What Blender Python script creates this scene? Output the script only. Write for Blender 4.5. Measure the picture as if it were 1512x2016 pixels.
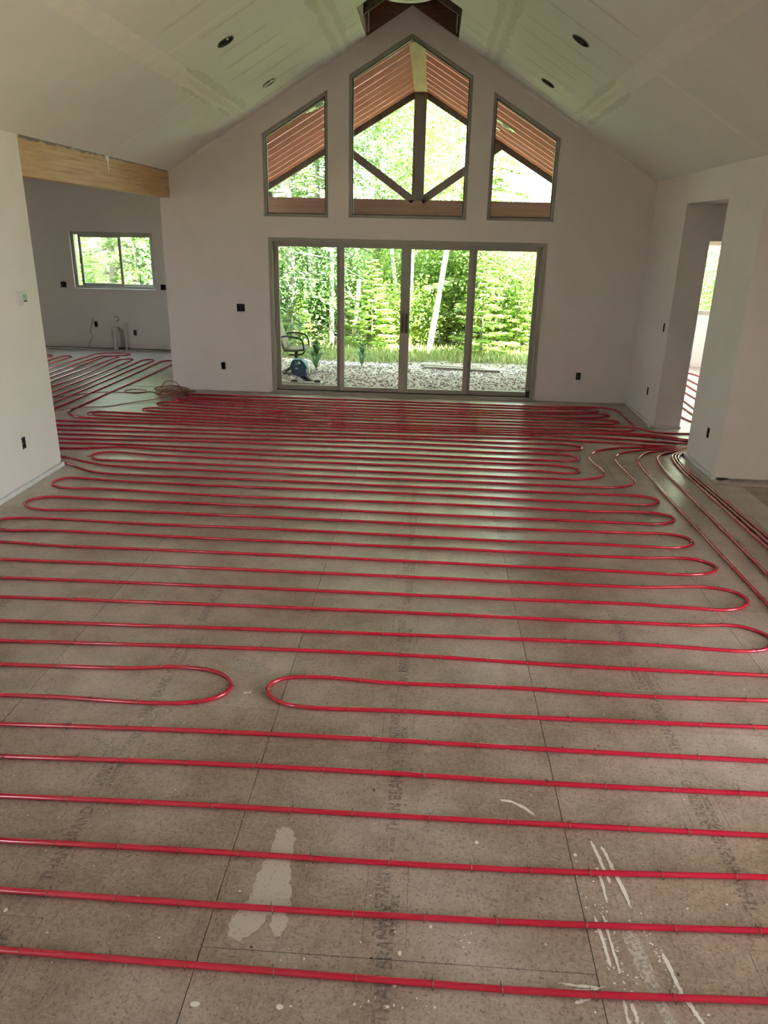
import bpy, bmesh, math, random
import numpy as np
from mathutils import Vector, Matrix, noise as mnoise

for o in list(bpy.data.objects):
    bpy.data.objects.remove(o, do_unlink=True)
S = bpy.context.scene
COL = S.collection
PI = math.pi
random.seed(7)

# ------------------------------------------------------------------ camera
cam_d = bpy.data.cameras.new('camera')
cam_d.sensor_fit = 'HORIZONTAL'
cam_d.sensor_width = 36.0
cam_d.lens = 36.0 * 1463.97 / 1512.0
cam_d.clip_start = 0.05
cam_d.clip_end = 400
cam = bpy.data.objects.new('camera', cam_d)
COL.objects.link(cam)
_p, _y, _r = 0.356549083, -0.0529474836, 0.0220764619
_f = Vector((math.sin(_y) * math.cos(_p), math.cos(_y) * math.cos(_p), -math.sin(_p)))
_r0 = Vector((math.cos(_y), -math.sin(_y), 0))
_u0 = _r0.cross(_f)
_rt = math.cos(_r) * _r0 + math.sin(_r) * _u0
_u = _rt.cross(_f)
CAM = Vector((0, 0, 2.06))
cam.matrix_world = Matrix(((_rt.x, _u.x, -_f.x, CAM.x), (_rt.y, _u.y, -_f.y, CAM.y), (_rt.z, _u.z, -_f.z, CAM.z), (0, 0, 0, 1)))
S.camera = cam

# ------------------------------------------------------------------ sky, sun, exposure
w = bpy.data.worlds.new('sky')
S.world = w
w.use_nodes = True
wn = w.node_tree
bg = wn.nodes['Background']
bg.inputs['Strength'].default_value = SKY_STRENGTH = 12.0
tc = wn.nodes.new('ShaderNodeTexCoord')
sx = wn.nodes.new('ShaderNodeSeparateXYZ')
cr = wn.nodes.new('ShaderNodeValToRGB')
cr.color_ramp.elements[0].position = 0.0
cr.color_ramp.elements[0].color = (0.95, 0.98, 1.0, 1)
cr.color_ramp.elements[1].position = 1.0
cr.color_ramp.elements[1].color = (0.66, 0.82, 1.0, 1)
wn.links.new(tc.outputs['Generated'], sx.inputs[0])
wn.links.new(sx.outputs['Z'], cr.inputs[0])
wn.links.new(cr.outputs[0], bg.inputs['Color'])

sun_d = bpy.data.lights.new('sun', 'SUN')
sun_d.energy = 90.0
sun_d.angle = math.radians(0.6)
sun_d.color = (1.0, 0.965, 0.91)
sun = bpy.data.objects.new('sun', sun_d)
COL.objects.link(sun)
_el, _az = math.radians(54), math.radians(118)       # high, from the right and a little behind the camera
_sd = Vector((math.sin(_az) * math.cos(_el), math.cos(_az) * math.cos(_el), math.sin(_el)))
sun.rotation_euler = _sd.to_track_quat('Z', 'Y').to_euler()

vs = S.view_settings
vs.view_transform = 'Standard'
vs.look = 'None'
vs.exposure = 0.80
vs.gamma = 1.0
vs.use_curve_mapping = False
S.cycles.max_bounces = 5
S.cycles.diffuse_bounces = 3
S.cycles.glossy_bounces = 2
S.cycles.transparent_max_bounces = 10
S.cycles.use_adaptive_sampling = True
S.cycles.adaptive_threshold = 0.07
S.cycles.adaptive_min_samples = 20
S.cycles.sample_clamp_indirect = 6.0
S.cycles.caustics_reflective = False
S.cycles.caustics_refractive = False

# ------------------------------------------------------------------ materials
def _mat(name):
    m = bpy.data.materials.new(name)
    m.use_nodes = True
    nt = m.node_tree
    b = nt.nodes['Principled BSDF']
    return m, nt, b

def N(nt, t, **kw):
    n = nt.nodes.new(t)
    for k, v in kw.items():
        setattr(n, k, v)
    return n

def ramp(nt, fac, stops):
    r = N(nt, 'ShaderNodeValToRGB')
    e = r.color_ramp.elements
    while len(e) < len(stops):
        e.new(0.5)
    for el, (p, c) in zip(e, stops):
        el.position = p
        el.color = (*c, 1)
    nt.links.new(fac, r.inputs[0])
    return r.outputs[0]

def noise_fac(nt, scale, detail=3, rough=0.5, coord='Object', stretch=None, dist=0.0):
    t = N(nt, 'ShaderNodeTexCoord')
    src = t.outputs[coord]
    if stretch:
        mp = N(nt, 'ShaderNodeMapping')
        mp.inputs['Scale'].default_value = stretch
        nt.links.new(src, mp.inputs[0])
        src = mp.outputs[0]
    n = N(nt, 'ShaderNodeTexNoise')
    n.inputs['Scale'].default_value = scale
    n.inputs['Detail'].default_value = detail
    n.inputs['Roughness'].default_value = rough
    n.inputs['Distortion'].default_value = dist
    nt.links.new(src, n.inputs['Vector'])
    return n.outputs['Fac']

def mottled(name, c1, c2, scale=4, rough=0.6, metal=0.0, bump=0.0, bscale=60, stretch=None, spec=0.5):
    m, nt, b = _mat(name)
    f = noise_fac(nt, scale, 2, 0.55, stretch=stretch)
    nt.links.new(ramp(nt, f, [(0.3, c1), (0.7, c2)]), b.inputs['Base Color'])
    b.inputs['Roughness'].default_value = rough
    b.inputs['Metallic'].default_value = metal
    b.inputs['Specular IOR Level'].default_value = spec
    if bump:
        f2 = noise_fac(nt, bscale, 3, 0.6, stretch=stretch)
        bp = N(nt, 'ShaderNodeBump')
        bp.inputs['Strength'].default_value = bump
        bp.inputs['Distance'].default_value = 0.01
        nt.links.new(f2, bp.inputs['Height'])
        nt.links.new(bp.outputs[0], b.inputs['Normal'])
    return m

def mix_rgb(nt, fac, a, b, mode='MIX'):
    n = N(nt, 'ShaderNodeMix', data_type='RGBA', blend_type=mode)
    for s, v in ((n.inputs[0], fac), (n.inputs[6], a), (n.inputs[7], b)):
        if hasattr(v, 'is_linked') or isinstance(v, bpy.types.NodeSocket):
            nt.links.new(v, s)
        elif isinstance(v, (int, float)):
            s.default_value = v
        else:
            s.default_value = (*v, 1)
    return n.outputs[2]

M = {}
M['drywall'] = mottled('painted_drywall', (0.745, 0.695, 0.65), (0.785, 0.735, 0.69), 2.2, 0.62)
M['ceiling'] = mottled('ceiling_board', (0.82, 0.80, 0.76), (0.87, 0.85, 0.81), 1.3, 0.75)
M['mud'] = mottled('joint_mud', (0.88, 0.85, 0.78), (0.93, 0.90, 0.83), 9, 0.8, bump=0.1, bscale=40)
M['mud_dark'] = mottled('joint_mud_grey', (0.72, 0.695, 0.635), (0.785, 0.76, 0.70), 9, 0.85, bump=0.1, bscale=40)
M['white_trim'] = mottled('white_trim', (0.72, 0.70, 0.70), (0.80, 0.79, 0.79), 12, 0.45)
M['frame'] = mottled('taupe_frame', (0.32, 0.305, 0.255), (0.355, 0.34, 0.285), 5, 0.42)
M['frame_dark'] = mottled('dark_gasket', (0.05, 0.048, 0.042), (0.065, 0.06, 0.055), 5, 0.5)
M['dark'] = mottled('dark_cavity', (0.02, 0.018, 0.015), (0.035, 0.03, 0.026), 8, 0.8)
M['can'] = mottled('dull_steel', (0.12, 0.115, 0.10), (0.17, 0.165, 0.15), 8, 0.45, metal=0.6)
M['whitemetal'] = mottled('white_metal', (0.62, 0.60, 0.57), (0.74, 0.72, 0.69), 6, 0.4, metal=0.2)
M['boxplastic'] = mottled('dark_box_plastic', (0.028, 0.027, 0.026), (0.045, 0.042, 0.04), 20, 0.5)
M['wire'] = mottled('wire_sheath', (0.16, 0.14, 0.11), (0.22, 0.19, 0.15), 20, 0.5)
M['staple'] = mottled('rusty_wire', (0.10, 0.055, 0.03), (0.20, 0.12, 0.07), 120, 0.45, metal=0.5)
M['pvc'] = mottled('white_pvc', (0.62, 0.60, 0.55), (0.70, 0.68, 0.63), 6, 0.4)
M['concrete'] = mottled('concrete', (0.20, 0.185, 0.165), (0.30, 0.28, 0.25), 7, 0.85, bump=0.3, bscale=40)

def red_pipe():
    m, nt, b = _mat('red_pex')
    f = noise_fac(nt, 1.5, 2)
    nt.links.new(ramp(nt, f, [(0.3, (0.46, 0.005, 0.027)), (0.7, (0.56, 0.008, 0.040))]), b.inputs['Base Color'])
    b.inputs['Roughness'].default_value = 0.22
    b.inputs['Coat Weight'].default_value = 0.6
    b.inputs['Coat Roughness'].default_value = 0.07
    return m
M['pex'] = red_pipe()
M['hose'] = mottled('orange_brown_hose', (0.25, 0.07, 0.045), (0.33, 0.10, 0.06), 3, 0.4)

def osb():
    m, nt, b = _mat('strand_board')
    t = N(nt, 'ShaderNodeTexCoord')
    oi = N(nt, 'ShaderNodeObjectInfo')
    geo = N(nt, 'ShaderNodeNewGeometry')
    # rotating small flakes: two stretched voronoi layers, mixed by a noise
    def flakes(rot, sc):
        mp = N(nt, 'ShaderNodeMapping')
        mp.inputs['Rotation'].default_value = (0, 0, rot)
        mp.inputs['Scale'].default_value = sc
        nt.links.new(geo.outputs['Position'], mp.inputs[0])
        nz = N(nt, 'ShaderNodeTexNoise')
        nz.inputs['Scale'].default_value = 1.2
        nt.links.new(mp.outputs[0], nz.inputs['Vector'])
        ad = N(nt, 'ShaderNodeVectorMath', operation='ADD')
        nt.links.new(mp.outputs[0], ad.inputs[0])
        nt.links.new(nz.outputs['Color'], ad.inputs[1])
        v = N(nt, 'ShaderNodeTexVoronoi')
        v.inputs['Scale'].default_value = 1.0
        nt.links.new(ad.outputs[0], v.inputs['Vector'])
        return v.outputs['Color'], v.outputs['Distance']
    a, da = flakes(0.5, (150, 42, 1))
    c, dc = flakes(-0.9, (46, 170, 1))
    n1 = N(nt, 'ShaderNodeTexNoise')
    n1.inputs['Scale'].default_value = 22
    nt.links.new(geo.outputs['Position'], n1.inputs['Vector'])
    st = N(nt, 'ShaderNodeMath', operation='GREATER_THAN')
    st.inputs[1].default_value = 0.5
    nt.links.new(n1.outputs['Fac'], st.inputs[0])
    fl = mix_rgb(nt, st.outputs[0], a, c)
    bw = N(nt, 'ShaderNodeRGBToBW')
    nt.links.new(fl, bw.inputs[0])
    base = ramp(nt, bw.outputs[0], [(0.15, (0.310, 0.236, 0.182)), (0.5, (0.370, 0.287, 0.226)), (0.9, (0.425, 0.335, 0.267))])
    # darker strand scratches
    n2 = N(nt, 'ShaderNodeTexNoise')
    n2.inputs['Scale'].default_value = 105
    n2.inputs['Detail'].default_value = 3
    n2.inputs['Distortion'].default_value = 1.1
    nt.links.new(geo.outputs['Position'], n2.inputs['Vector'])
    scr = ramp(nt, n2.outputs['Fac'], [(0.34, (0.42, 0.40, 0.39)), (0.46, (1, 1, 1))])
    # pale plaster dust in broad patches, plus daylight painted in towards the far end
    n3 = N(nt, 'ShaderNodeTexNoise')
    n3.inputs['Scale'].default_value = 0.85
    n3.inputs['Detail'].default_value = 3
    n3.inputs['Roughness'].default_value = 0.62
    nt.links.new(geo.outputs['Position'], n3.inputs['Vector'])
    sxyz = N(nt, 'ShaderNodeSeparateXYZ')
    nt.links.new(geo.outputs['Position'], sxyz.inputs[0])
    far = N(nt, 'ShaderNodeMapRange')          # far floor painted paler to stand in for door light
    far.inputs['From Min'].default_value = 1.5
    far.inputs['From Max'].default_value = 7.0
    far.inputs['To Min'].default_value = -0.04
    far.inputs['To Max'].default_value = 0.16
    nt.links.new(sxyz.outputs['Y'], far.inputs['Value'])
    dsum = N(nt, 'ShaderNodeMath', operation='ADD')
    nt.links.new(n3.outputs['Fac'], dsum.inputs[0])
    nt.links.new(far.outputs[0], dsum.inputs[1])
    dust_light = ramp(nt, dsum.outputs[0], [(0.42, (0, 0, 0)), (0.70, (0.85, 0.85, 0.85))])
    base = mix_rgb(nt, dust_light, base, (0.68, 0.60, 0.54))
    base = mix_rgb(nt, 0.75, base, scr, 'MULTIPLY')
    n4 = N(nt, 'ShaderNodeTexNoise')
    n4.inputs['Scale'].default_value = 5.5
    n4.inputs['Detail'].default_value = 4
    n4.inputs['Roughness'].default_value = 0.7
    nt.links.new(geo.outputs['Position'], n4.inputs['Vector'])
    blot = ramp(nt, n4.outputs['Fac'], [(0.36, (0.80, 0.79, 0.78)), (0.56, (1, 1, 1))])
    base = mix_rgb(nt, 0.9, base, blot, 'MULTIPLY')
    rnd = N(nt, 'ShaderNodeMapRange')
    rnd.inputs['To Min'].default_value = 0.90
    rnd.inputs['To Max'].default_value = 1.08
    nt.links.new(oi.outputs['Random'], rnd.inputs['Value'])
    base = mix_rgb(nt, 1.0, base, rnd.outputs[0], 'MULTIPLY')
    nt.links.new(base, b.inputs['Base Color'])
    b.inputs['Roughness'].default_value = 0.34
    b.inputs['Specular IOR Level'].default_value = 0.6
    bp = N(nt, 'ShaderNodeBump')
    bp.inputs['Strength'].default_value = 0.10
    bp.inputs['Distance'].default_value = 0.002
    nt.links.new(n2.outputs['Fac'], bp.inputs['Height'])
    nt.links.new(bp.outputs[0], b.inputs['Normal'])
    return m
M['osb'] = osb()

def scuffed(name, col, lo, hi, scale, alpha=1.0, rough=0.7):
    """thin layer (plaster smear, stamp ink) worn through by a noise"""
    m, nt, b = _mat(name)
    b.inputs['Base Color'].default_value = (*col, 1)
    b.inputs['Roughness'].default_value = rough
    geo = N(nt, 'ShaderNodeNewGeometry')
    n = N(nt, 'ShaderNodeTexNoise')
    n.inputs['Scale'].default_value = scale
    n.inputs['Detail'].default_value = 5
    n.inputs['Roughness'].default_value = 0.65
    nt.links.new(geo.outputs['Position'], n.inputs['Vector'])
    mr = N(nt, 'ShaderNodeMapRange')
    mr.inputs['From Min'].default_value = lo
    mr.inputs['From Max'].default_value = hi
    mr.inputs['To Max'].default_value = alpha
    nt.links.new(n.outputs['Fac'], mr.inputs['Value'])
    nt.links.new(mr.outputs[0], b.inputs['Alpha'])
    return m
M['smear'] = scuffed('plaster_smear', (0.66, 0.58, 0.49), 0.26, 0.42, 90, 0.85)
M['smear_thin'] = scuffed('thin_plaster_smear', (0.64, 0.57, 0.49), 0.30, 0.54, 80, 0.75)
M['drip'] = mottled('plaster_drip', (0.78, 0.73, 0.66), (0.90, 0.86, 0.80), 60, 0.7)
M['ink'] = scuffed('stamp_ink', (0.10, 0.088, 0.08), 0.34, 0.62, 75, 0.50)
M['ink_line'] = scuffed('stamp_line_ink', (0.10, 0.09, 0.085), 0.30, 0.62, 30, 0.5)

def wood(name, c1, c2, c3, scale=3.0, axis=1, rough=0.6, spec=0.5):
    m, nt, b = _mat(name)
    st = [10, 10, 10]
    st[axis] = 0.7
    f = noise_fac(nt, scale, 5, 0.6, stretch=tuple(st), dist=0.6)
    nt.links.new(ramp(nt, f, [(0.25, c1), (0.5, c2), (0.75, c3)]), b.inputs['Base Color'])
    b.inputs['Roughness'].default_value = rough
    b.inputs['Specular IOR Level'].default_value = spec
    bp = N(nt, 'ShaderNodeBump')
    bp.inputs['Strength'].default_value = 0.15
    bp.inputs['Distance'].default_value = 0.005
    nt.links.new(f, bp.inputs['Height'])
    nt.links.new(bp.outputs[0], b.inputs['Normal'])
    return m
M['glulam'] = wood('glulam_fir', (0.36, 0.20, 0.085), (0.50, 0.30, 0.135), (0.58, 0.37, 0.18), 2.4, 1, 0.5)
M['cedar'] = wood('stained_cedar', (0.28, 0.092, 0.080), (0.36, 0.125, 0.110), (0.42, 0.16, 0.145), 2.0, 0, 0.85, 0.08)
M['timber'] = wood('weathered_timber', (0.10, 0.085, 0.065), (0.15, 0.125, 0.10), (0.20, 0.17, 0.135), 2.0, 2)
M['tiebeam'] = wood('brown_timber', (0.20, 0.115, 0.075), (0.26, 0.155, 0.105), (0.31, 0.19, 0.13), 2.0, 0)
M['ridgebeam'] = wood('pale_ridge_beam', (0.36, 0.245, 0.175), (0.44, 0.305, 0.22), (0.50, 0.36, 0.27), 2.0, 1, 0.85, 0.08)
M['sheathing'] = wood('roof_sheathing', (0.15, 0.075, 0.04), (0.22, 0.115, 0.06), (0.27, 0.15, 0.085), 3.0, 0)
M['greywood'] = wood('grey_board', (0.26, 0.23, 0.19), (0.34, 0.30, 0.26), (0.42, 0.38, 0.33), 2.0, 0)

def glass():
    m, nt, b = _mat('window_glass')
    nt.nodes.remove(b)
    out = nt.nodes['Material Output']
    tr = N(nt, 'ShaderNodeBsdfTransparent')
    tr.inputs['Color'].default_value = (0.93, 0.975, 0.955, 1)
    gl = N(nt, 'ShaderNodeBsdfGlossy')
    gl.inputs['Roughness'].default_value = 0.02
    f = noise_fac(nt, 6, 4, 0.6)
    mr = N(nt, 'ShaderNodeMapRange')
    mr.inputs['To Min'].default_value = 0.006
    mr.inputs['To Max'].default_value = 0.020
    nt.links.new(f, mr.inputs['Value'])
    mx = N(nt, 'ShaderNodeMixShader')
    nt.links.new(mr.outputs[0], mx.inputs[0])
    nt.links.new(tr.outputs[0], mx.inputs[1])
    nt.links.new(gl.outputs[0], mx.inputs[2])
    nt.links.new(mx.outputs[0], out.inputs['Surface'])
    return m
M['glass'] = glass()

def translucent(name, stops, trans=0.5, rough=0.6, island=True):
    m, nt, b = _mat(name)
    out = nt.nodes['Material Output']
    if island:
        fac = N(nt, 'ShaderNodeNewGeometry').outputs['Random Per Island']
    else:
        fac = noise_fac(nt, 3)
    col = ramp(nt, fac, stops)
    oi = N(nt, 'ShaderNodeObjectInfo')
    hs = N(nt, 'ShaderNodeHueSaturation')
    mr = N(nt, 'ShaderNodeMapRange')
    mr.inputs['To Min'].default_value = 0.8
    mr.inputs['To Max'].default_value = 1.2
    nt.links.new(oi.outputs['Random'], mr.inputs['Value'])
    nt.links.new(mr.outputs[0], hs.inputs['Value'])
    nt.links.new(col, hs.inputs['Color'])
    b.inputs['Roughness'].default_value = rough
    nt.links.new(hs.outputs[0], b.inputs['Base Color'])
    t = N(nt, 'ShaderNodeBsdfTranslucent')
    nt.links.new(hs.outputs[0], t.inputs['Color'])
    mx = N(nt, 'ShaderNodeMixShader')
    mx.inputs[0].default_value = trans
    nt.links.new(b.outputs[0], mx.inputs[1])
    nt.links.new(t.outputs[0], mx.inputs[2])
    nt.links.new(mx.outputs[0], out.inputs['Surface'])
    return m
M['leaf'] = translucent('birch_leaf', [(0.0, (0.10, 0.19, 0.035)), (0.5, (0.22, 0.34, 0.07)), (1.0, (0.42, 0.50, 0.13))], 0.5)
M['leaf_cool'] = translucent('cool_green_leaf', [(0.0, (0.07, 0.17, 0.05)), (0.5, (0.15, 0.28, 0.09)), (1.0, (0.30, 0.42, 0.15))], 0.5)
M['leaf_bright'] = translucent('fresh_green_leaf', [(0.0, (0.18, 0.33, 0.05)), (0.5, (0.30, 0.45, 0.08)), (1.0, (0.46, 0.57, 0.14))], 0.5)
M['needle'] = translucent('fir_needle', [(0.0, (0.08, 0.15, 0.035)), (0.5, (0.18, 0.28, 0.07)), (1.0, (0.36, 0.44, 0.14))], 0.4)
M['mullein'] = translucent('pale_green_leaf', [(0.0, (0.15, 0.27, 0.13)), (1.0, (0.28, 0.42, 0.22))], 0.35)
M['grass'] = translucent('dry_grass', [(0.0, (0.16, 0.26, 0.08)), (0.5, (0.40, 0.46, 0.16)), (1.0, (0.66, 0.60, 0.32))], 0.4)
M['underlay'] = translucent('white_roof_underlay', [(0.0, (0.85, 0.85, 0.85)), (1.0, (0.9, 0.9, 0.9))], 0.85, island=False)
M['bark'] = mottled('grey_bark', (0.13, 0.11, 0.09), (0.30, 0.27, 0.23), 9, 0.85, bump=0.5, bscale=25, stretch=(1, 1, .4))
M['birch'] = mottled('white_birch_bark', (0.30, 0.27, 0.24), (0.72, 0.69, 0.64), 7, 0.7, bump=0.2, bscale=20, stretch=(.6, .6, 2.2))
M['gravel'] = mottled('wood_chip_gravel', (0.40, 0.34, 0.325), (0.62, 0.54, 0.52), 30, 0.95, bump=1.0, bscale=35)
M['forest_floor'] = mottled('forest_floor', (0.24, 0.21, 0.13), (0.38, 0.33, 0.22), 2.0, 0.95, bump=0.6, bscale=12)
M['chip'] = translucent('wood_chip', [(0.0, (0.26, 0.215, 0.20)), (0.5, (0.46, 0.39, 0.37)), (1.0, (0.68, 0.60, 0.57))], 0.0)
M['sling'] = mottled('tan_mesh_sling', (0.20, 0.18, 0.12), (0.26, 0.235, 0.165), 70, 0.7)
M['chairmetal'] = mottled('dark_green_metal', (0.045, 0.055, 0.05), (0.065, 0.075, 0.07), 10, 0.45, metal=0.3)
M['bluepaint'] = mottled('blue_plastic', (0.035, 0.095, 0.19), (0.05, 0.125, 0.24), 5, 0.45)
M['blackrubber'] = mottled('black_plastic', (0.02, 0.018, 0.017), (0.035, 0.03, 0.028), 9, 0.6)
M['palemetal'] = mottled('pale_metal', (0.55, 0.56, 0.58), (0.68, 0.69, 0.70), 9, 0.45)
M['lcd'] = mottled('grey_green_display', (0.25, 0.42, 0.30), (0.33, 0.50, 0.38), 12, 0.25)
M['galv'] = mottled('galvanised_steel', (0.60, 0.62, 0.55), (0.76, 0.78, 0.70), 14, 0.4, metal=0.3)

# ------------------------------------------------------------------ mesh helpers
class MB:
    def __init__(s):
        s.v = []
        s.f = []
    def add(s, vs, fs):
        n = len(s.v)
        s.v += [tuple(p) for p in vs]
        s.f += [tuple(i + n for i in q) for q in fs]
        return s
    def box(s, a, b):
        x0, y0, z0 = a
        x1, y1, z1 = b
        return s.add([(x0, y0, z0), (x1, y0, z0), (x1, y1, z0), (x0, y1, z0), (x0, y0, z1), (x1, y0, z1), (x1, y1, z1), (x0, y1, z1)],
                     [(0, 3, 2, 1), (4, 5, 6, 7), (0, 1, 5, 4), (1, 2, 6, 5), (2, 3, 7, 6), (3, 0, 4, 7)])
    def prism_y(s, poly, y0, y1):
        """poly = list of (x,z), counter-clockwise seen from -Y"""
        n = len(poly)
        vs = [(x, y0, z) for x, z in poly] + [(x, y1, z) for x, z in poly]
        fs = [tuple(range(n)), tuple(range(2 * n - 1, n - 1, -1))]
        fs += [(i, i + n, (i + 1) % n + n, (i + 1) % n) for i in range(n)]
        return s.add(vs, fs)
    def bar(s, p, q, wd, ht, up=(0, 0, 1)):
        p, q = Vector(p), Vector(q)
        d = (q - p).normalized()
        sd = d.cross(Vector(up))
        if sd.length < 1e-4:
            sd = d.cross(Vector((1, 0, 0)))
        sd.normalize()
        u = sd.cross(d)
        vs = []
        for e in (p, q):
            for a, b in ((-1, -1), (1, -1), (1, 1), (-1, 1)):
                vs.append(e + sd * a * wd / 2 + u * b * ht / 2)
        return s.add(vs, [(0, 3, 2, 1), (4, 5, 6, 7), (0, 1, 5, 4), (1, 2, 6, 5), (2, 3, 7, 6), (3, 0, 4, 7)])
    def tube(s, pts, r, n=8, cap=True, taper=None):
        pts = [Vector(p) for p in pts]
        rings = []
        ref = None
        for i, p in enumerate(pts):
            d = (pts[min(i + 1, len(pts) - 1)] - pts[max(i - 1, 0)])
            if d.length < 1e-9:
                d = Vector((0, 0, 1))
            d.normalize()
            if ref is None:
                ref = Vector((0, 0, 1)) if abs(d.z) < 0.9 else Vector((1, 0, 0))
            sd = d.cross(ref)
            if sd.length < 1e-4:
                sd = d.cross(Vector((0, 1, 0.3)))
            sd.normalize()
            u = sd.cross(d).normalized()
            ref = u
            rr = r if taper is None else taper[i]
            rings.append([p + (sd * math.cos(2 * PI * k / n) + u * math.sin(2 * PI * k / n)) * rr for k in range(n)])
        vs = [v for rg in rings for v in rg]
        fs = []
        for i in range(len(rings) - 1):
            for k in range(n):
                a, b = i * n + k, i * n + (k + 1) % n
                fs.append((a, b, b + n, a + n))
        if cap:
            fs.append(tuple(range(n - 1, -1, -1)))
            fs.append(tuple(range(len(vs) - n, len(vs))))
        return s.add(vs, fs)
    def disc_ring(s, c, ax, r0, r1, h, n=24):
        """open ring / collar about axis ax"""
        c, ax = Vector(c), Vector(ax).normalized()
        a = ax.cross(Vector((0, 1, 0.2))).normalized()
        b = ax.cross(a)
        vs, fs = [], []
        for k in range(n):
            d = a * math.cos(2 * PI * k / n) + b * math.sin(2 * PI * k / n)
            vs += [c + d * r0, c + d * r1, c + d * r1 + ax * h, c + d * r0 + ax * h]
        for k in range(n):
            i, j = 4 * k, 4 * ((k + 1) % n)
            fs += [(i, i + 1, j + 1, j), (i + 1, i + 2, j + 2, j + 1), (i + 2, i + 3, j + 3, j + 2), (i + 3, i, j, j + 3)]
        return s.add(vs, fs)
    def disc(s, c, ax, r, n=24):
        c, ax = Vector(c), Vector(ax).normalized()
        a = ax.cross(Vector((0, 1, 0.2))).normalized()
        b = ax.cross(a)
        return s.add([c + (a * math.cos(2 * PI * k / n) + b * math.sin(2 * PI * k / n)) * r for k in range(n)], [tuple(range(n))])
    def mesh(s, name, mat):
        me = bpy.data.meshes.new(name)
        me.from_pydata(s.v, [], s.f)
        me.validate()
        if mat:
            me.materials.append(M[mat] if isinstance(mat, str) else mat)
        return me
    def build(s, name, mat, parent=None, smooth=False, bevel=0.0):
        me = s.mesh(name, mat)
        if bevel:
            bm = bmesh.new()
            bm.from_mesh(me)
            bmesh.ops.recalc_face_normals(bm, faces=bm.faces)
            es = [e for e in bm.edges if len(e.link_faces) == 2 and e.calc_face_angle(0) > 0.5]
            bmesh.ops.bevel(bm, geom=es, offset=bevel, segments=2, affect='EDGES', profile=0.7)
            bm.to_mesh(me)
            bm.free()
        else:
            bm = bmesh.new()
            bm.from_mesh(me)
            bmesh.ops.recalc_face_normals(bm, faces=bm.faces)
            bm.to_mesh(me)
            bm.free()
        if smooth:
            me.polygons.foreach_set('use_smooth', [True] * len(me.polygons))
        return link(name, me, parent)

def link(name, me, parent=None):
    o = bpy.data.objects.new(name, me)
    COL.objects.link(o)
    if parent is not None:
        o.parent = parent
        if parent.matrix_world != Matrix.Identity(4) or parent.location.length > 0:
            o.matrix_parent_inverse = parent.matrix_basis.inverted()
    return o

def tag(o, label=None, cat=None, group=None, kind=None):
    if label:
        o['label'] = label
    if cat:
        o['category'] = cat
    if group:
        o['group'] = group
    if kind:
        o['kind'] = kind
    return o

def thing(name, loc, label, cat, group=None):
    o = bpy.data.objects.new(name, None)
    o.empty_display_size = 0.1
    o.location = loc
    COL.objects.link(o)
    return tag(o, label, cat, group)

def struct(o):
    o['kind'] = 'structure'
    return o

def cut(o, mb):
    """carve the closed shapes of mb out of o"""
    me = mb.mesh('cutter', None)
    bm = bmesh.new()
    bm.from_mesh(me)
    bmesh.ops.recalc_face_normals(bm, faces=bm.faces)
    bm.to_mesh(me)
    bm.free()
    c = bpy.data.objects.new('cutter', me)
    COL.objects.link(c)
    md = o.modifiers.new('cut', 'BOOLEAN')
    md.operation = 'DIFFERENCE'
    md.solver = 'EXACT'
    md.object = c
    bpy.context.view_layer.update()
    dg = bpy.context.evaluated_depsgraph_get()
    nm = bpy.data.meshes.new_from_object(o.evaluated_get(dg))
    o.modifiers.clear()
    old = o.data
    o.data = nm
    nm.name = old.name
    bpy.data.meshes.remove(old)
    bpy.data.objects.remove(c)
    bpy.data.meshes.remove(me)

# ------------------------------------------------------------------ room constants
D = 10.02            # inner face of the gable wall
XL, XR = -3.33, 2.70
XK = -3.457          # far face of the left wall / kitchen side
KY = 13.47           # kitchen and bedroom back wall
RX = -0.33           # ridge
def zc(x):
    return 4.523 - 0.59 * abs(x - RX)
FRONT = -3.6
# ------------------------------------------------------------------ floor
floor = MB()
floor.box((-8.75, FRONT - .15, -0.06), (2.885, D + .15, -0.0185))
floor.box((-8.75, D + .15, -0.06), (XL, KY + .15, -0.0185))
floor.box((2.885, 6.74, -0.06), (7.1, D + .15, -0.0185))
floor.box((2.70, D + .15, -0.06), (7.1, KY + .15, -0.0185))
floor.box((4.3, FRONT - .15, -0.06), (6.7, 6.74, -0.0185))
floor.box((2.885, FRONT - .15, -0.06), (4.3, 2.6, -0.0185))
floor = struct(floor.build('floor', 'timber'))
_sheet = {}
def sheet(x0, x1, y0, y1):
    y0, y1 = max(y0, FRONT), min(y1, KY)
    if y1 > D + .14 and x1 > XL and x0 < 2.6:          # outdoors between the two wings
        if x0 < XL:
            sheet(x0, XL - .01, max(y0, D + .14), y1)
        y1 = D + .14
    if y1 > D + .14 and x0 < 2.7 < x1:
        sheet(2.72, x1, max(y0, D + .14), y1)
        y1 = D + .14
    if y1 - y0 < 0.05:
        return
    key = (round(x1 - x0, 3), round(y1 - y0, 3))
    if key not in _sheet:
        g = 0.0014
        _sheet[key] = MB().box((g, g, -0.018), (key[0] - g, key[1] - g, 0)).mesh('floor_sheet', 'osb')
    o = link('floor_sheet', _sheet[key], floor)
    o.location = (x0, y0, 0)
for k in range(-7, 3):
    x0, x1 = -0.619 + 1.2 * k, -0.619 + 1.2 * (k + 1)
    if k == 2:
        x1 = 2.65
    j0 = 1.64 if k % 2 == 0 else 2.86
    for r in range(-3, 6):
        sheet(max(x0, -8.7), x1, j0 + 2.44 * r, j0 + 2.44 * (r + 1))
for r in range(-2, 3):
    a, b = 1.72 + 2.44 * r, 1.72 + 2.44 * (r + 1)
    sheet(2.65, 2.885, a, min(b, 6.62))
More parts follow.
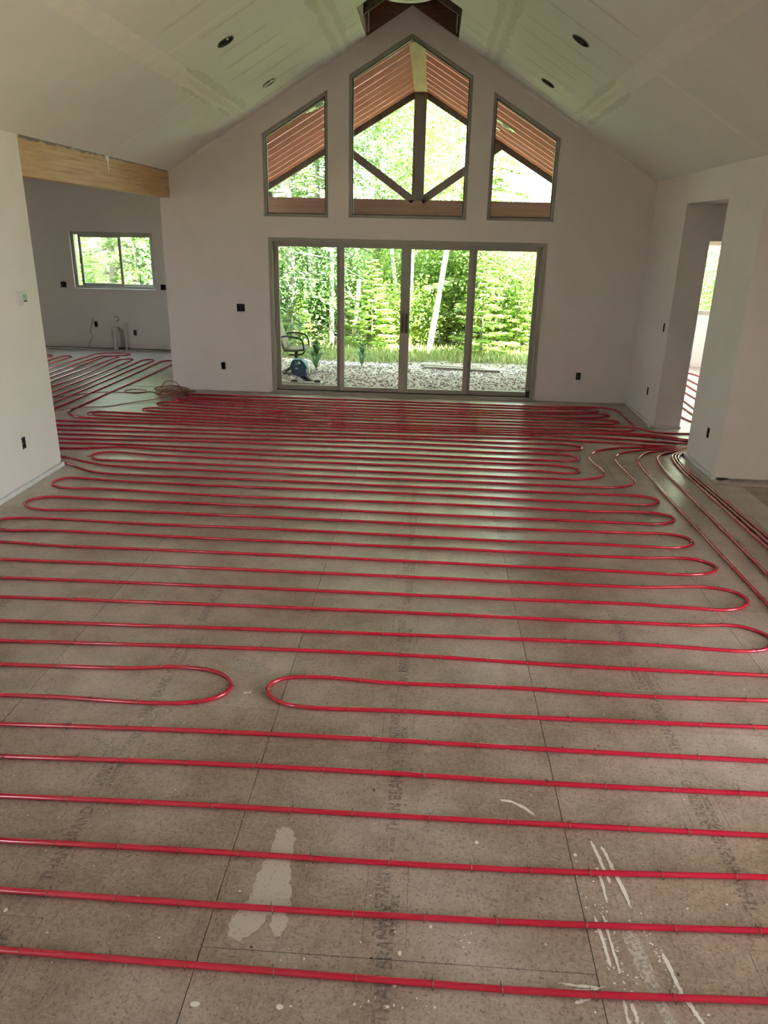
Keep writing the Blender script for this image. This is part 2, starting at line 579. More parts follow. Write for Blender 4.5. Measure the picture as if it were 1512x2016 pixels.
for (x0, x1, j0) in ((2.65, 3.85, 6.62), (3.85, 5.05, 5.4), (5.05, 6.25, 6.62), (6.25, 7.0, 5.4)):
    for r in range(0, 4):
        sheet(x0, x1, max(j0 + 2.44 * r, 6.62), j0 + 2.44 * (r + 1))
for r in range(-2, 3):
    sheet(4.3, 5.5, 2.86 + 2.44 * r, min(2.86 + 2.44 * (r + 1), 6.62))
    sheet(5.5, 6.5, 1.64 + 2.44 * r, min(1.64 + 2.44 * (r + 1), 6.62))
# stairwell beside the entry
st = thing('staircase', (2.89, 2.6, -1.2), 'bare wooden stairs going down past the right wall corner', 'staircase')
for k in range(7):
    y1 = 6.60 - 0.27 * k - (0.62 if k else 0)
    y0 = y1 - (0.89 if k == 0 else 0.30)
    MB().box((2.90, y0, -0.20 - 0.19 * k - 0.03), (4.29, y1, -0.20 - 0.19 * k)).build('tread', 'osb', st)
    MB().box((2.90, y0 + .28 if k else y0 + .01, -0.39 - 0.19 * k), (4.29, y0 + .30 if k else y0 + .03, -0.23 - 0.19 * k)).build('riser', 'greywood', st)
MB().box((2.887, 2.6, -1.6), (2.899, 6.60, -0.02)).build('side_board', 'greywood', st)
MB().box((4.292, 2.6, -1.6), (4.302, 6.60, -0.02)).build('side_board', 'greywood', st)
MB().box((2.887, 2.58, -1.62), (4.30, 6.60, -1.60)).build('lower_landing', 'osb', st)
MB().box((2.90, 6.60, -0.20), (4.29, 6.62, -0.02)).build('riser', 'greywood', st)

# ------------------------------------------------------------------ openings in the gable wall
W1 = [(-2.143, 2.243), (-1.311, 2.243), (-1.311, 3.685), (-2.143, 3.195)]
W2 = [(-1.068, 2.248), (0.420, 2.248), (0.420, 3.837), (-0.325, 4.277), (-1.068, 3.837)]
W3 = [(0.660, 2.250), (1.505, 2.250), (1.505, 3.196), (0.660, 3.690)]
DX0, DX1, DZ = -2.09, 1.447, 2.003
HOLES = []
def outlet_hole_y(x, z, wd, y):
    return MB().box((x - wd / 2, y - .05, z - .05), (x + wd / 2, y + .09, z + .05))
def gable_cut():
    m = MB()
    for p in (W1, W2, W3):
        m.prism_y(p, D - .3, D + .5)
    m.box((DX0, D - .3, -.2), (DX1, D + .5, DZ))
    return m
wb = MB()
top = lambda x, e: (x, zc(x) + e)
poly = [(XK, 0.008), (2.82, 0.008), top(2.82, .012), top(RX, .012), top(XK, .012)]
wb.prism_y(poly, D, D + .016)
wall_back = struct(wb.build('wall_back', 'drywall'))
cm = gable_cut()
for bx, bz, bw in ((-2.487, 1.119, .105), (-2.761, .349, .058), (2.009, .354, .058)):
    cm.box((bx - bw / 2, D - .1, bz - .05), (bx + bw / 2, D + .1, bz + .05))
cut(wall_back, cm)
sh = MB()
sh.prism_y([(XK, 0.0), (2.82, 0.0), top(2.82, .31), top(RX, .31), top(XK, .31)], D + .016, D + .15)
gable_core = sh.build('gable_sheathing', 'sheathing', wall_back)
cm = gable_cut()
for bx, bz, bw in ((-2.487, 1.119, .105), (-2.761, .349, .058), (2.009, .354, .058)):
    cm.box((bx - bw / 2, D - .1, bz - .05), (bx + bw / 2, D + .075, bz + .05))
cut(gable_core, cm)
# drywall returns inside the openings
def returns(poly, name):
    n = len(poly)
    for i in range(n):
        (x0, z0), (x1, z1) = poly[i], poly[(i + 1) % n]
        dx, dz = x1 - x0, z1 - z0
        L = math.hypot(dx, dz)
        nx, nz = -dz / L * .008, dx / L * .008
        mb = MB().prism_y([(x0, z0), (x1, z1), (x1 + nx, z1 + nz), (x0 + nx, z0 + nz)], D - .001, D + .06)
        mb.build('reveal', 'drywall', wall_back)
for pl in (W1, W2, W3):
    returns(pl, 'reveal')

# left wall (ends at the kitchen opening)
lw = MB().box((XK, FRONT, .05), (XL, 6.40, 3.05))
wall_left = struct(lw.build('wall_left', 'drywall'))
cut(wall_left, MB().box((XL - .07, 5.825 - .029, .322), (XL + .1, 5.825 + .029, .422)).box((XL - .3, -2.3, .5), (XL + .2, -.9, 2.2)))
struct(MB().box((XK, FRONT, 0), (XL - .012, 6.395, .05)).build('baseboard_left', 'dark'))
struct(MB().box((XL - .012, FRONT, 0), (XL + .022, 6.415, .036)).build('trim_1', 'white_trim', bevel=.005))
struct(MB().box((XL - .012, FRONT, .0365), (XL - .004, 6.395, .046)).build('trim_2', 'white_trim'))
MB().box((XK, 6.40, 2.765), (-3.42, D, 3.05)).build('header_fill', 'dark', wall_left)

# right wall with the hall opening and the entry opening
HY0, HY1 = 7.565, 8.76
rw = MB().box((XR, FRONT, .02), (2.82, D, 3.05))
wall_right = struct(rw.build('wall_right', 'drywall'))
cm = MB()
cm.box((XR - .2, HY0, -.2), (3.0, HY1, 2.44))
cm.box((XR - .2, 0.8, -.2), (3.0, 6.74, 2.44))
for by, bz in ((8.927, 1.129), (9.197, .342), (7.081, .358)):
    cm.box((XR - .1, by - .029, bz - .05), (XR + .07, by + .029, bz + .05))
cut(wall_right, cm)
for y0, y1 in ((FRONT, .8), (6.75, HY0 - .01), (HY1 + .01, D - .01)):
    MB().box((XR + .012, y0, 0), (2.81, y1, .02)).build('sill_plate', 'dark', wall_right)
struct(MB().box((XR - .035, 6.735, 0), (XR + .012, HY0 + .01, .03)).build('trim_3', 'white_trim', bevel=.004))
struct(MB().box((XR - .028, HY1 - .02, 0), (XR + .012, D - .002, .018)).build('trim_4', 'drywall', bevel=.003))
struct(MB().box((XR - .06, HY1 - .045, 0), (3.0, HY1 + .02, .022)).build('trim_5', 'drywall', bevel=.003))

# hall, bedroom and entry
struct(MB().box((2.82, 6.74, .014), (6.6, 6.86, 2.44)).build('wall_entry', 'drywall'))
MBe = MB().box((2.82, 6.752, 0), (6.6, 6.85, .014)).build('baseboard_entry', 'dark')
struct(MBe)
struct(MB().box((2.83, 6.66, 0), (4.29, 6.748, .012)).build('trim_6', 'greywood'))
struct(MB().box((2.82, HY0 - .12, 0), (7.0, HY0, 2.44)).build('wall_hall_near', 'drywall'))
whf = struct(MB().box((2.82, HY1, .02), (7.0, HY1 + .12, 2.44)).build('wall_hall_far', 'drywall'))
cut(whf, MB().box((3.0, HY1 - .2, -.2), (3.88, HY1 + .3, 2.07)))
wbb = struct(MB().box((2.70, KY, 0), (7.1, KY + .15, 2.44)).build('wall_bedroom_back', 'drywall'))
BW = (4.10, 5.60, .88, 2.075)
cut(wbb, MB().box((BW[0], KY - .2, BW[2]), (BW[1], KY + .4, BW[3])))
struct(MB().box((2.82, KY - .012, 0), (7.0, KY, .075)).build('baseboard_bedroom', 'drywall'))
struct(MB().box((2.70, D + .15, 0), (2.82, KY, 2.62)).build('wall_bedroom_side', 'drywall'))
wbr = struct(MB().box((7.0, HY0 - .12, 0), (7.12, KY + .15, 2.44)).build('wall_bedroom_right', 'drywall'))
cut(wbr, MB().box((6.8, 10.2, .7), (7.3, 12.0, 2.0)))
wer = struct(MB().box((6.5, FRONT, 0), (6.62, 6.86, 2.44)).build('wall_entry_right', 'drywall'))
cut(wer, MB().box((6.3, -1.9, .2), (6.8, 3.0, 2.3)))
struct(MB().box((2.82, FRONT, 2.44), (7.12, KY + .15, 2.60)).build('ceiling_entry', 'drywall'))

struct(MB().box((4.31, 2.9, -1.6), (4.42, 6.74, 2.44)).build('wall_light_blocker', 'drywall'))  # unseen partition added to keep window light off the entry wall

# front wall behind the photographer
fw = struct(MB().prism_y([(XK, 0), (6.62, 0), (6.62, 2.6), (2.82, 2.9), top(RX, .31), top(XK, .31)], FRONT - .12, FRONT).build('wall_front', 'drywall'))

# kitchen side
struct(MB().box((XK, D + .15, 0), (XL, KY + .15, 3.05)).build('wall_kitchen_side', 'drywall'))
KW = (-6.322, -4.855, 1.06, 2.008)
wkb = struct(MB().box((-8.75, KY, .02), (XK, KY + .15, 3.05)).build('wall_kitchen_back', 'drywall'))
cm = MB().box((KW[0], KY - .2, KW[2]), (KW[1], KY + .4, KW[3]))
for bx, bz, bw in ((-6.525, 1.115, .105), (-4.711, 1.108, .105), (-6.012, .44, .06), (-5.303, .307, .06)):
    cm.box((bx - bw / 2, KY - .1, bz - .05), (bx + bw / 2, KY + .07, bz + .05))
cm.box((-5.73, KY - .1, -.1), (-5.42, KY + .06, .36))
cut(wkb, cm)
struct(MB().box((-8.7, KY + .01, 0), (XK, KY + .1, .02)).build('baseboard_kitchen', 'dark'))
MB().box((-5.73, KY + .055, 0), (-5.42, KY + .07, .36)).build('pipe_recess_back', 'drywall', wkb)
wkl = struct(MB().box((-8.75, 1.6, 0), (-8.62, KY, 3.05)).build('wall_kitchen_left', 'drywall'))
struct(MB().box((XK - .013, D + .001, 0), (XK - .001, D + .15, 2.447)).build('trim_7', 'drywall'))
cut(wkl, MB().box((-9, 6.6, .7), (-8.4, 7.6, 2.0)))
struct(MB().box((-8.75, 1.5, 0), (XK, 1.62, 3.05)).build('wall_dining_front', 'drywall'))
struct(MB().box((-8.75, 1.5, 3.05), (XK, KY + .15, 3.15)).build('ceiling_kitchen', 'drywall'))

# ------------------------------------------------------------------ vaulted ceiling
HXL, HXR, HYC = -0.855, 0.213, 8.80
def slope_slab(x0, x1, e0, e1, y0, y1):
    return MB().prism_y([(x0, zc(x0) + e0), (x1, zc(x1) + e0), (x1, zc(x1) + e1), (x0, zc(x0) + e1)], y0, y1)
ceil_l = struct(slope_slab(XK, RX, 0, .014, FRONT, D).build('ceiling_left', 'ceiling'))
ceil_r = struct(slope_slab(RX, 2.82, 0, .014, FRONT, D).build('ceiling_right', 'ceiling'))
CANS = [(-1.871, 7.424, -1), (-1.871, 9.287, -1), (1.185, 7.35, 1), (1.180, 9.223, 1)]
NL = Vector((0.59, 0, -1)).normalized()      # into the room, left slope
NR = Vector((-0.59, 0, -1)).normalized()
def cyl_cut(m, c, ax, r, h, n=28):
    c, ax = Vector(c), Vector(ax)
    return m.tube([c - ax * h, c + ax * h], r, n)
cl, crr = MB(), MB()
for x, y, s in CANS:
    cyl_cut(cl if s < 0 else crr, (x, y, zc(x)), NL if s < 0 else NR, .085, .1)
cl.box((HXL, HYC, 3.5), (RX + .2, D + .2, 5))
crr.box((RX - .2, HYC, 3.5), (HXR, D + .2, 5))
cut(ceil_l, cl)
cut(ceil_r, crr)
# roof over it all
roof = struct(slope_slab(-4.1, RX, .31, .36, FRONT - .3, D + .15).build('roof_left', 'sheathing'))
roof2 = struct(slope_slab(RX, 3.4, .31, .36, FRONT - .3, D + .15).build('roof_right', 'sheathing'))
# ridge opening: boxed sides, rafters and the ridge board above it
MB().box((HXL - .014, HYC, zc(HXL) - .002), (HXL, D, zc(HXL) + .27)).build('opening_side', 'drywall', ceil_l)
MB().box((HXR, HYC, zc(HXR)), (HXR + .014, D, zc(HXR) + .27)).build('opening_side', 'sheathing', ceil_r)
MB().prism_y([(HXL, zc(HXL)), (RX, zc(RX)), (HXR, zc(HXR)), (HXR, zc(HXR) + .29), (RX, zc(RX) + .29), (HXL, zc(HXL) + .29)], HYC - .014, HYC).build('opening_end', 'sheathing', ceil_l)
for y in (9.05, 9.55):
    slope_slab(-1.0, RX, .12, .30, y, y + .04).build('rafter', 'timber', ceil_l)
    slope_slab(RX, .35, .12, .30, y, y + .04).build('rafter', 'timber', ceil_r)
MB().box((RX - .05, HYC, 4.56), (RX + .05, D + .016, 4.80)).build('ridge_board', 'timber', ceil_l)
for x in (HXL + .02, HXR - .035):
    MB().box((x, 9.90, zc(x) + .02), (x + .015, 9.93, zc(x) + .26)).build('metal_bracket', 'galv', ceil_l)

# plaster on the joints
def strip(parent, x0, y0, x1, y1, wd, mat, lift, jag=.25, seed=0, taper=True, name='joint_plaster'):
    """feathered plaster band on a slope; widths vary along it, the middle stands proud"""
    nrm = NL if (x0 + x1) / 2 < RX else NR
    def wob(t, k):
        q = t * L * 2.2 + seed * 7.3 + k * 31.7
        return mnoise.noise(Vector((q, k, seed))) + .45 * mnoise.noise(Vector((q * 3.7, k, seed + 5)))
    p0, p1 = Vector((x0, y0, zc(x0))), Vector((x1, y1, zc(x1)))
    d = (p1 - p0)
    L = d.length
    d.normalize()
    sd = d.cross(nrm).normalized()
    n = max(6, int(L / .06))
    vs, fs = [], []
    for i in range(n + 1):
        t = i / n
        tp = min(1, 6 * t, 6 * (1 - t)) if taper else 1
        a = wd / 2 * (1 + jag * 1.3 * wob(t, 0)) * (.35 + .65 * tp)
        b = wd / 2 * (1 + jag * 1.3 * wob(t, 1)) * (.35 + .65 * tp)
        p = p0 + d * L * t
        vs += [p - sd * a + nrm * .0004, p - sd * a * .45 + nrm * lift, p + sd * b * .45 + nrm * lift, p + sd * b + nrm * .0004]
    for i in range(n):
        for k in range(3):
            q = 4 * i + k
            fs.append((q, q + 1, q + 5, q + 4))
    return MB().add(vs, fs).build(name, mat, parent, smooth=False)
strip(ceil_l, -2.305, -1, -2.305, D, .18, 'mud', .0022, .18, 1, False)
strip(ceil_l, -2.300, 7.6, -2.300, D - .1, .10, 'drip', .0036, .7, 2)
strip(ceil_l, -2.290, 7.2, -2.290, 9.9, .25, 'mud_dark', .0014, .35, 3)
strip(ceil_l, -1.115, 3, -1.115, D, .22, 'mud_dark', .0018, .35, 4, False)
strip(ceil_l, -1.118, 7.2, -1.105, D, .085, 'drip', .0034, .5, 5, False)
strip(ceil_l, -3.31, 8.15, -2.36, 8.15, .05, 'mud', .0024, .3, 6, False)
strip(ceil_l, -2.25, 6.90, -1.20, 6.90, .075, 'mud', .0022, .3, 7, False)
strip(ceil_l, -1.05, 8.1, -.87, 8.1, .06, 'mud', .0022, .4, 8, False)
strip(ceil_r, 1.66, -1, 1.66, D, .18, 'mud', .0022, .18, 11, False)
strip(ceil_r, 1.655, 8.0, 1.655, D - .1, .10, 'drip', .0036, .7, 12)
strip(ceil_r, 1.66, 7.4, 1.66, 9.9, .25, 'mud_dark', .0014, .35, 13)
strip(ceil_r, .605, 3, .605, D, .22, 'mud_dark', .0018, .35, 14, False)
strip(ceil_r, .605, 7.2, .600, D, .085, 'drip', .0034, .5, 15, False)
strip(ceil_r, 1.74, 6.85, 2.66, 6.85, .075, 'mud', .0022, .3, 16, False)
strip(ceil_r, .68, 9.08, 1.58, 9.08, .06, 'mud', .0022, .3, 17, False)
_k = 20
for par, xa, xb in ((ceil_l, -2.18, -1.28), (ceil_r, .72, 1.55)):
    for y in (6.45, 7.02, 7.65, 8.05, 8.45, 8.86, 9.30, 9.70):
        _k += 1
        rr = random.Random(_k)
        a = xa + rr.random() * .2
        b = xb - rr.random() * .25
        strip(par, a, y, b, y + .02, .055, 'mud_dark', .0012, .6, _k, True, 'screw_plaster')
for par, xa, xb in ((ceil_l, -1.02, -.88), (ceil_r, .25, .52)):
    for y in (8.9, 9.25, 9.6):
        _k += 1
        strip(par, xa, y, xb, y, .05, 'mud_dark', .0012, .6, _k, True, 'screw_plaster')
# rounded plaster fillet between ceiling and gable wall
for par, xa, xb in ((ceil_l, XL, HXL), (ceil_r, HXR, XR)):
    nrm = NL if par is ceil_l else NR
    vs, fs = [], []
    n = 30
    for i in range(n + 1):
        x = xa + (xb - xa) * i / n
        P = Vector((x, D, zc(x)))
        vs += [P + Vector((0, -.035, 0)) + nrm * .001, P + Vector((0, -.009, 0)) + nrm * .008, P + Vector((0, -.001, 0)) + nrm * .035]
    for i in range(n):
        for k in range(2):
            q = 3 * i + k
            fs.append((q, q + 1, q + 4, q + 3))
    MB().add(vs, fs).build('corner_plaster', 'drywall', par, smooth=True)

# ------------------------------------------------------------------ recessed light cans
CL = ['recessed light can in left ceiling slope, nearer of its pair', 'recessed light can in left ceiling slope, closer to gable wall',
      'recessed light can in right ceiling slope, nearer of its pair', 'recessed light can in right ceiling slope, closer to gable wall']
for (x, y, s), lb in zip(CANS, CL):
    nrm = NL if s < 0 else NR
    P = Vector((x, y, zc(x)))
    t = thing('recessed_can', P, lb, 'light can', 'recessed cans in the vault')
    hs_ = MB().disc_ring(P + nrm * .004, -nrm, .077, .084, .16).build('housing', 'can', t, smooth=False)
    MB().disc(P - nrm * .15, nrm, .08).build('back_plate', 'dark', t)
    MB().tube([P - nrm * .02 + Vector((.03, 0, 0)), P - nrm * .12 + Vector((.03, .01, 0))], .012, 8).build('socket', 'whitemetal', hs_)
# round bracket under the ridge board
t = thing('fan_bracket', (RX - .02, 9.12, 4.40), 'round white metal bracket hanging in the ridge opening', 'bracket')
MB().disc_ring((RX - .02, 9.12, 4.405), (0, 0, 1), .21, .30, .035, 40).build('ring', 'whitemetal', t)
MB().disc_ring((RX - .02, 9.12, 4.415), (0, 0, 1), .08, .13, .03, 30).build('hub', 'whitemetal', t)
for k in range(4):
    a = PI / 4 + k * PI / 2
    MB().bar((RX - .02 + .12 * math.cos(a), 9.12 + .12 * math.sin(a), 4.43), (RX - .02 + .22 * math.cos(a), 9.12 + .22 * math.sin(a), 4.43), .04, .012).build('arm', 'whitemetal', t)
MB().tube([(RX - .02, 9.12, 4.42), (RX - .02, 9.12, 4.57)], .02, 10).build('stem', 'can', t)

# ------------------------------------------------------------------ beam over the kitchen opening
t = thing('glulam_beam', (XL, 8.2, 2.447), 'bare golden laminated timber beam over the kitchen opening', 'beam')
zs = [2.447, 2.490, 2.532, 2.574, 2.616, 2.658, 2.700, 2.752]
for i in range(len(zs) - 1):
    e = .0012 if i % 2 else 0
    MB().box((XK + .002, 6.401, zs[i] + .0006), (XL - .001 + e, D - .001, zs[i + 1] - .0006)).build('lamination', 'glulam', t)
rr = random.Random(5)
vs = []
pr = [(8.10, 2.752), (8.20, 2.752), (8.19, 2.715), (8.172, 2.70), (8.168, 2.63), (8.16, 2.59), (8.150, 2.63), (8.145, 2.70), (8.12, 2.715)]
MB().add([(XL + .0025, y, z) for y, z in pr], [tuple(range(len(pr)))]).build('plaster_drip', 'drip', t)
pr = []
for i in range(60):
    y = 6.42 + i * .06
    pr.append((y, 2.752 - .004 - .016 * rr.random() * (1.6 if i < 26 else .6)))
MB().add([(XL + .002, y, z) for y, z in pr] + [(XL + .002, pr[-1][0], 2.7535), (XL + .002, pr[0][0], 2.7535)], [tuple(range(len(pr) + 2))]).build('dark_gap', 'timber', t)

# ------------------------------------------------------------------ windows and doors
def inset(poly, d):
    n = len(poly)
    out = []
    for i in range(n):
        p0, p1, p2 = Vector(poly[i - 1]), Vector(poly[i]), Vector(poly[(i + 1) % n])
        a, b = (p1 - p0).normalized(), (p2 - p1).normalized()
        na, nb = Vector((-a.y, a.x)), Vector((-b.y, b.x))
        k = d / (1 + na.dot(nb))
        out.append(tuple(p1 + (na + nb) * k))
    return out
def frame_poly(parent, poly, wd, y0, y1, mat, name, bv=.004):
    q = inset(poly, wd)
    n = len(poly)
    vs = [(x, y0, z) for x, z in poly] + [(x, y0, z) for x, z in q] + [(x, y1, z) for x, z in poly] + [(x, y1, z) for x, z in q]
    fs = []
    for i in range(n):
        j = (i + 1) % n
        fs += [(i, j, n + j, n + i), (2 * n + i, 3 * n + i, 3 * n + j, 2 * n + j), (n + i, n + j, 3 * n + j, 3 * n + i), (i, 2 * n + i, 2 * n + j, j)]
    MB().add(vs, fs).build(name, mat, parent, bevel=bv)
    return q
def pane(parent, poly, y, name='pane'):
    return MB().prism_y(poly, y, y + .006).build(name, 'glass', parent)
def rect(x0, x1, z0, z1):
    return [(x0, z0), (x1, z0), (x1, z1), (x0, z1)]

def win_root(name, loc, label):
    o = bpy.data.objects.new(name, None)
    o.location = loc
    COL.objects.link(o)
    o['kind'] = 'structure'
    o['label'] = label
    return o
for i, (pl, lb) in enumerate(((W1, 'left slanted-top fixed window above the sliding door'), (W2, 'tall peaked fixed window under the gable apex'), (W3, 'right slanted-top fixed window above the sliding door'))):
    r = win_root('window_%d' % (i + 1), (sum(p[0] for p in pl) / len(pl), D + .08, pl[0][1]), lb)
    q = frame_poly(r, inset(pl, .008), .036, D + .035, D + .12, 'frame', 'frame')
    q2 = frame_poly(r, q, .012, D + .06, D + .10, 'frame_dark', 'gasket', .001)
    pane(r, q, D + .078)
# four-panel sliding door
r = win_root('door_1', ((DX0 + DX1) / 2, D + .08, 0), 'four-panel taupe framed sliding glass door')
frame_poly(r, [(DX0, -.01), (DX1, -.01), (DX1, DZ), (DX0, DZ)], .05, D - .012, D + .15, 'frame', 'frame')
MB().box((DX0 - .02, D - .055, 0), (DX1 + .02, D - .002, .022)).build('sill', 'greywood', r, bevel=.003)
xs = [DX0 + .045, -1.178, -.318, .545, DX1 - .045]
for k in range(4):
    outer = k in (0, 3)
    y0 = D + .085 if outer else D + .035
    a, b = xs[k], xs[k + 1]
    if k == 0:
        b += .02
    if k == 3:
        a -= .02
    z0, z1 = (.045, DZ - .045)
    root = frame_poly  # alias
    sroot_poly = rect(a, b, z0, z1)
    nm = 'sash'
    wd = .062
    q = inset(sroot_poly, wd)
    n = 4
    fr = MB()
    vs = [(x, y0, z) for x, z in sroot_poly] + [(x, y0, z) for x, z in q] + [(x, y0 + .045, z) for x, z in sroot_poly] + [(x, y0 + .045, z) for x, z in q]
    fs = []
    for i in range(n):
        j = (i + 1) % n
        fs += [(i, j, n + j, n + i), (2 * n + i, 3 * n + i, 3 * n + j, 2 * n + j), (n + i, n + j, 3 * n + j, 3 * n + i), (i, 2 * n + i, 2 * n + j, j)]
    s_ = fr.add(vs, fs).build(nm, 'frame', r, bevel=.004)
    pane(s_, inset(sroot_poly, wd - .006), y0 + .02)
    if k in (1, 2):
        hx = b - .025 if k == 1 else a + .025
        MB().box((hx - .012, y0 - .03, .85), (hx + .012, y0, 1.10)).build('handle', 'frame_dark', s_, bevel=.004)
MB().box((DX0 + .05, D + .03, .04), (DX1 - .05, D + .036, .055)).build('track', 'frame_dark', r)
MB().box((DX1 - .10, D + .06, .045), (DX1 - .05, D + .083, .12)).build('corner_block', 'frame_dark', r)
# kitchen slider window
r = win_root('window_4', ((KW[0] + KW[1]) / 2, KY + .08, KW[2]), 'two-pane sliding window in the kitchen back wall')
frame_poly(r, rect(*KW), .05, KY + .05, KY + .14, 'frame', 'frame')
s_ = MB()
q = rect(-6.20, -5.44, KW[2] + .045, KW[3] - .045)
frame_poly(r, q, .045, KY + .06, KY + .09, 'frame', 'sash')
pane(r, inset(q, .04), KY + .072)
q = rect(-5.50, KW[1] - .045, KW[2] + .045, KW[3] - .045)
frame_poly(r, q, .034, KY + .095, KY + .125, 'frame', 'sash')
pane(r, inset(q, .03), KY + .107)
MB().box((-6.195, KY + .045, 1.48), (-6.175, KY + .06, 1.56)).build('latch', 'frame_dark', r)
# bedroom window
r = win_root('window_5', ((BW[0] + BW[1]) / 2, KY + .08, BW[2]), 'bedroom window seen through the hall opening')
frame_poly(r, rect(*BW), .07, KY + .04, KY + .12, 'frame', 'frame')
pane(r, inset(rect(*BW), .065), KY + .08)

# ------------------------------------------------------------------ boxes in the walls
def wallbox(name, P, right, out, wd, label, group='open electrical boxes in the walls'):
    """P on the wall face, right = unit along the wall, out = unit into the room"""
    P, R_, O = Vector(P), Vector(right), Vector(out)
    Z = Vector((0, 0, 1))
    t = thing(name, P, label, 'electrical box', group)
    h, dp = .047, .055
    w2 = wd / 2 - .003
    def pt(a, z, d):
        return P + R_ * a + Z * z + O * d
    m = MB()
    m.add([pt(-w2, -h, -dp), pt(w2, -h, -dp), pt(w2, h, -dp), pt(-w2, h, -dp), pt(-w2, -h, .001), pt(w2, -h, .001), pt(w2, h, .001), pt(-w2, h, .001),
           pt(-w2 + .003, -h + .003, .001), pt(w2 - .003, -h + .003, .001), pt(w2 - .003, h - .003, .001), pt(-w2 + .003, h - .003, .001),
           pt(-w2 + .003, -h + .003, -dp + .003), pt(w2 - .003, -h + .003, -dp + .003), pt(w2 - .003, h - .003, -dp + .003), pt(-w2 + .003, h - .003, -dp + .003)],
          [(0, 1, 2, 3), (0, 4, 5, 1), (1, 5, 6, 2), (2, 6, 7, 3), (3, 7, 4, 0), (4, 8, 9, 5), (5, 9, 10, 6), (6, 10, 11, 7), (7, 11, 8, 4),
           (8, 12, 13, 9), (9, 13, 14, 10), (10, 14, 15, 11), (11, 15, 12, 8), (12, 15, 14, 13)])
    m.build('shell', 'boxplastic', t)
    rg = random.Random(hash((round(P.x, 2), round(P.y, 2))) & 255)
    gangs = 2 if wd > .08 else 1
    for g in range(gangs):
        c = (g - (gangs - 1) / 2) * .045
        for k in range(2):
            a = c + (k - .5) * .016
            MB().tube([pt(a, h - .01, -dp + .01), pt(a + .006, .01, -.02), pt(a - .004, -.022, -.012), pt(a + .004, -.004, -.004)], .0035, 6).build('wire', 'wire', t, smooth=True)
        for z in (h - .006, -h + .006):
            MB().box(tuple(min(p, q) for p, q in zip(pt(c - .006, z - .004, -.004), pt(c + .006, z + .004, .0005))),
                     tuple(max(p, q) for p, q in zip(pt(c - .006, z - .004, -.004), pt(c + .006, z + .004, .0005)))).build('screw_tab', 'wire', t)
    return t
X_, Y_ = (1, 0, 0), (0, 1, 0)
wallbox('electrical_box', (-2.487, D, 1.119), X_, (0, -1, 0), .105, 'double switch box left of the sliding door at waist height')
wallbox('electrical_box', (-2.761, D, .349), X_, (0, -1, 0), .058, 'single outlet box low on gable wall left of the sliding door')
wallbox('electrical_box', (2.009, D, .354), X_, (0, -1, 0), .058, 'single outlet box low on gable wall right of the sliding door')
wallbox('electrical_box', (XL, 5.825, .372), Y_, (1, 0, 0), .058, 'single outlet box low on the left wall below the thermostat')
wallbox('electrical_box', (XR, 8.927, 1.129), Y_, (-1, 0, 0), .058, 'single switch box at waist height beside the hall opening')
wallbox('electrical_box', (XR, 9.197, .342), Y_, (-1, 0, 0), .058, 'single outlet box low on the far right wall near corner')
wallbox('electrical_box', (XR, 7.081, .358), Y_, (-1, 0, 0), .058, 'single outlet box low on the near right wall pier')
wallbox('electrical_box', (-6.525, KY, 1.115), X_, (0, -1, 0), .105, 'double box left of the kitchen window')
wallbox('electrical_box', (-4.711, KY, 1.108), X_, (0, -1, 0), .105, 'double box right of the kitchen window')
wallbox('electrical_box', (-6.012, KY, .44), X_, (0, -1, 0), .06, 'single box low on kitchen wall left of the drain pipes')
wallbox('electrical_box', (-5.303, KY, .307), X_, (0, -1, 0), .06, 'single box low on kitchen wall right of the drain pipes')

# thermostat
t = thing('thermostat', (XL, 6.106, 1.515), 'white thermostat with grey-green display on the left wall', 'thermostat')
MB().box((XL, 6.063, 1.462), (XL + .030, 6.150, 1.568)).build('body', 'white_trim', t, bevel=.006)
fp_ = MB().box((XL + .030, 6.070, 1.470), (XL + .035, 6.143, 1.560)).build('face_plate', 'white_trim', t, bevel=.002)
MB().box((XL + .035, 6.078, 1.507), (XL + .037, 6.135, 1.550)).build('display', 'lcd', fp_)
MB().box((XL + .035, 6.082, 1.488), (XL + .037, 6.133, 1.503)).build('button_panel', 'boxplastic', fp_)

# kitchen pipe stubs and loose cables
for x, y, rad, h, lb in ((-5.635, KY - .10, .042, .40, 'thick white drain pipe stub by the kitchen wall'), (-5.465, KY - .05, .020, .48, 'thin white pipe stub beside the drain pipe')):
    t = thing('pipe_stub', (x, y, 0), lb, 'pipe', 'pipe stubs in the kitchen')
    MB().tube([(x, y, 0), (x, y, h)], rad, 18).build('pipe', 'pvc', t, smooth=False)
    MB().tube([(x, y, h - .05), (x, y, h + .004)], rad * 1.18, 18).build('cap', 'pvc', t)
pts = [(-5.62 + .045 * math.cos(a), KY - .02 - .012 * a, .545 + .045 * math.sin(a)) for a in [PI * .75 - i * .42 for i in range(12)]]
tag(MB().tube([(-5.66, KY + .01, .58)] + pts, .006, 6).build('cable_loop', 'wire', smooth=True), 'short curl of cable poking from kitchen wall', 'cable')
pts = [(-6.05, KY - .003, .54), (-6.09, KY - .02, .42), (-6.12, KY - .03, .30), (-6.08, KY - .03, .22), (-6.14, KY - .05, .12), (-6.17, KY - .04, .03)]
tag(MB().tube(pts, .005, 6).build('hanging_cable', 'wire', smooth=True), 'thin cable hanging down the kitchen wall to the floor', 'cable')
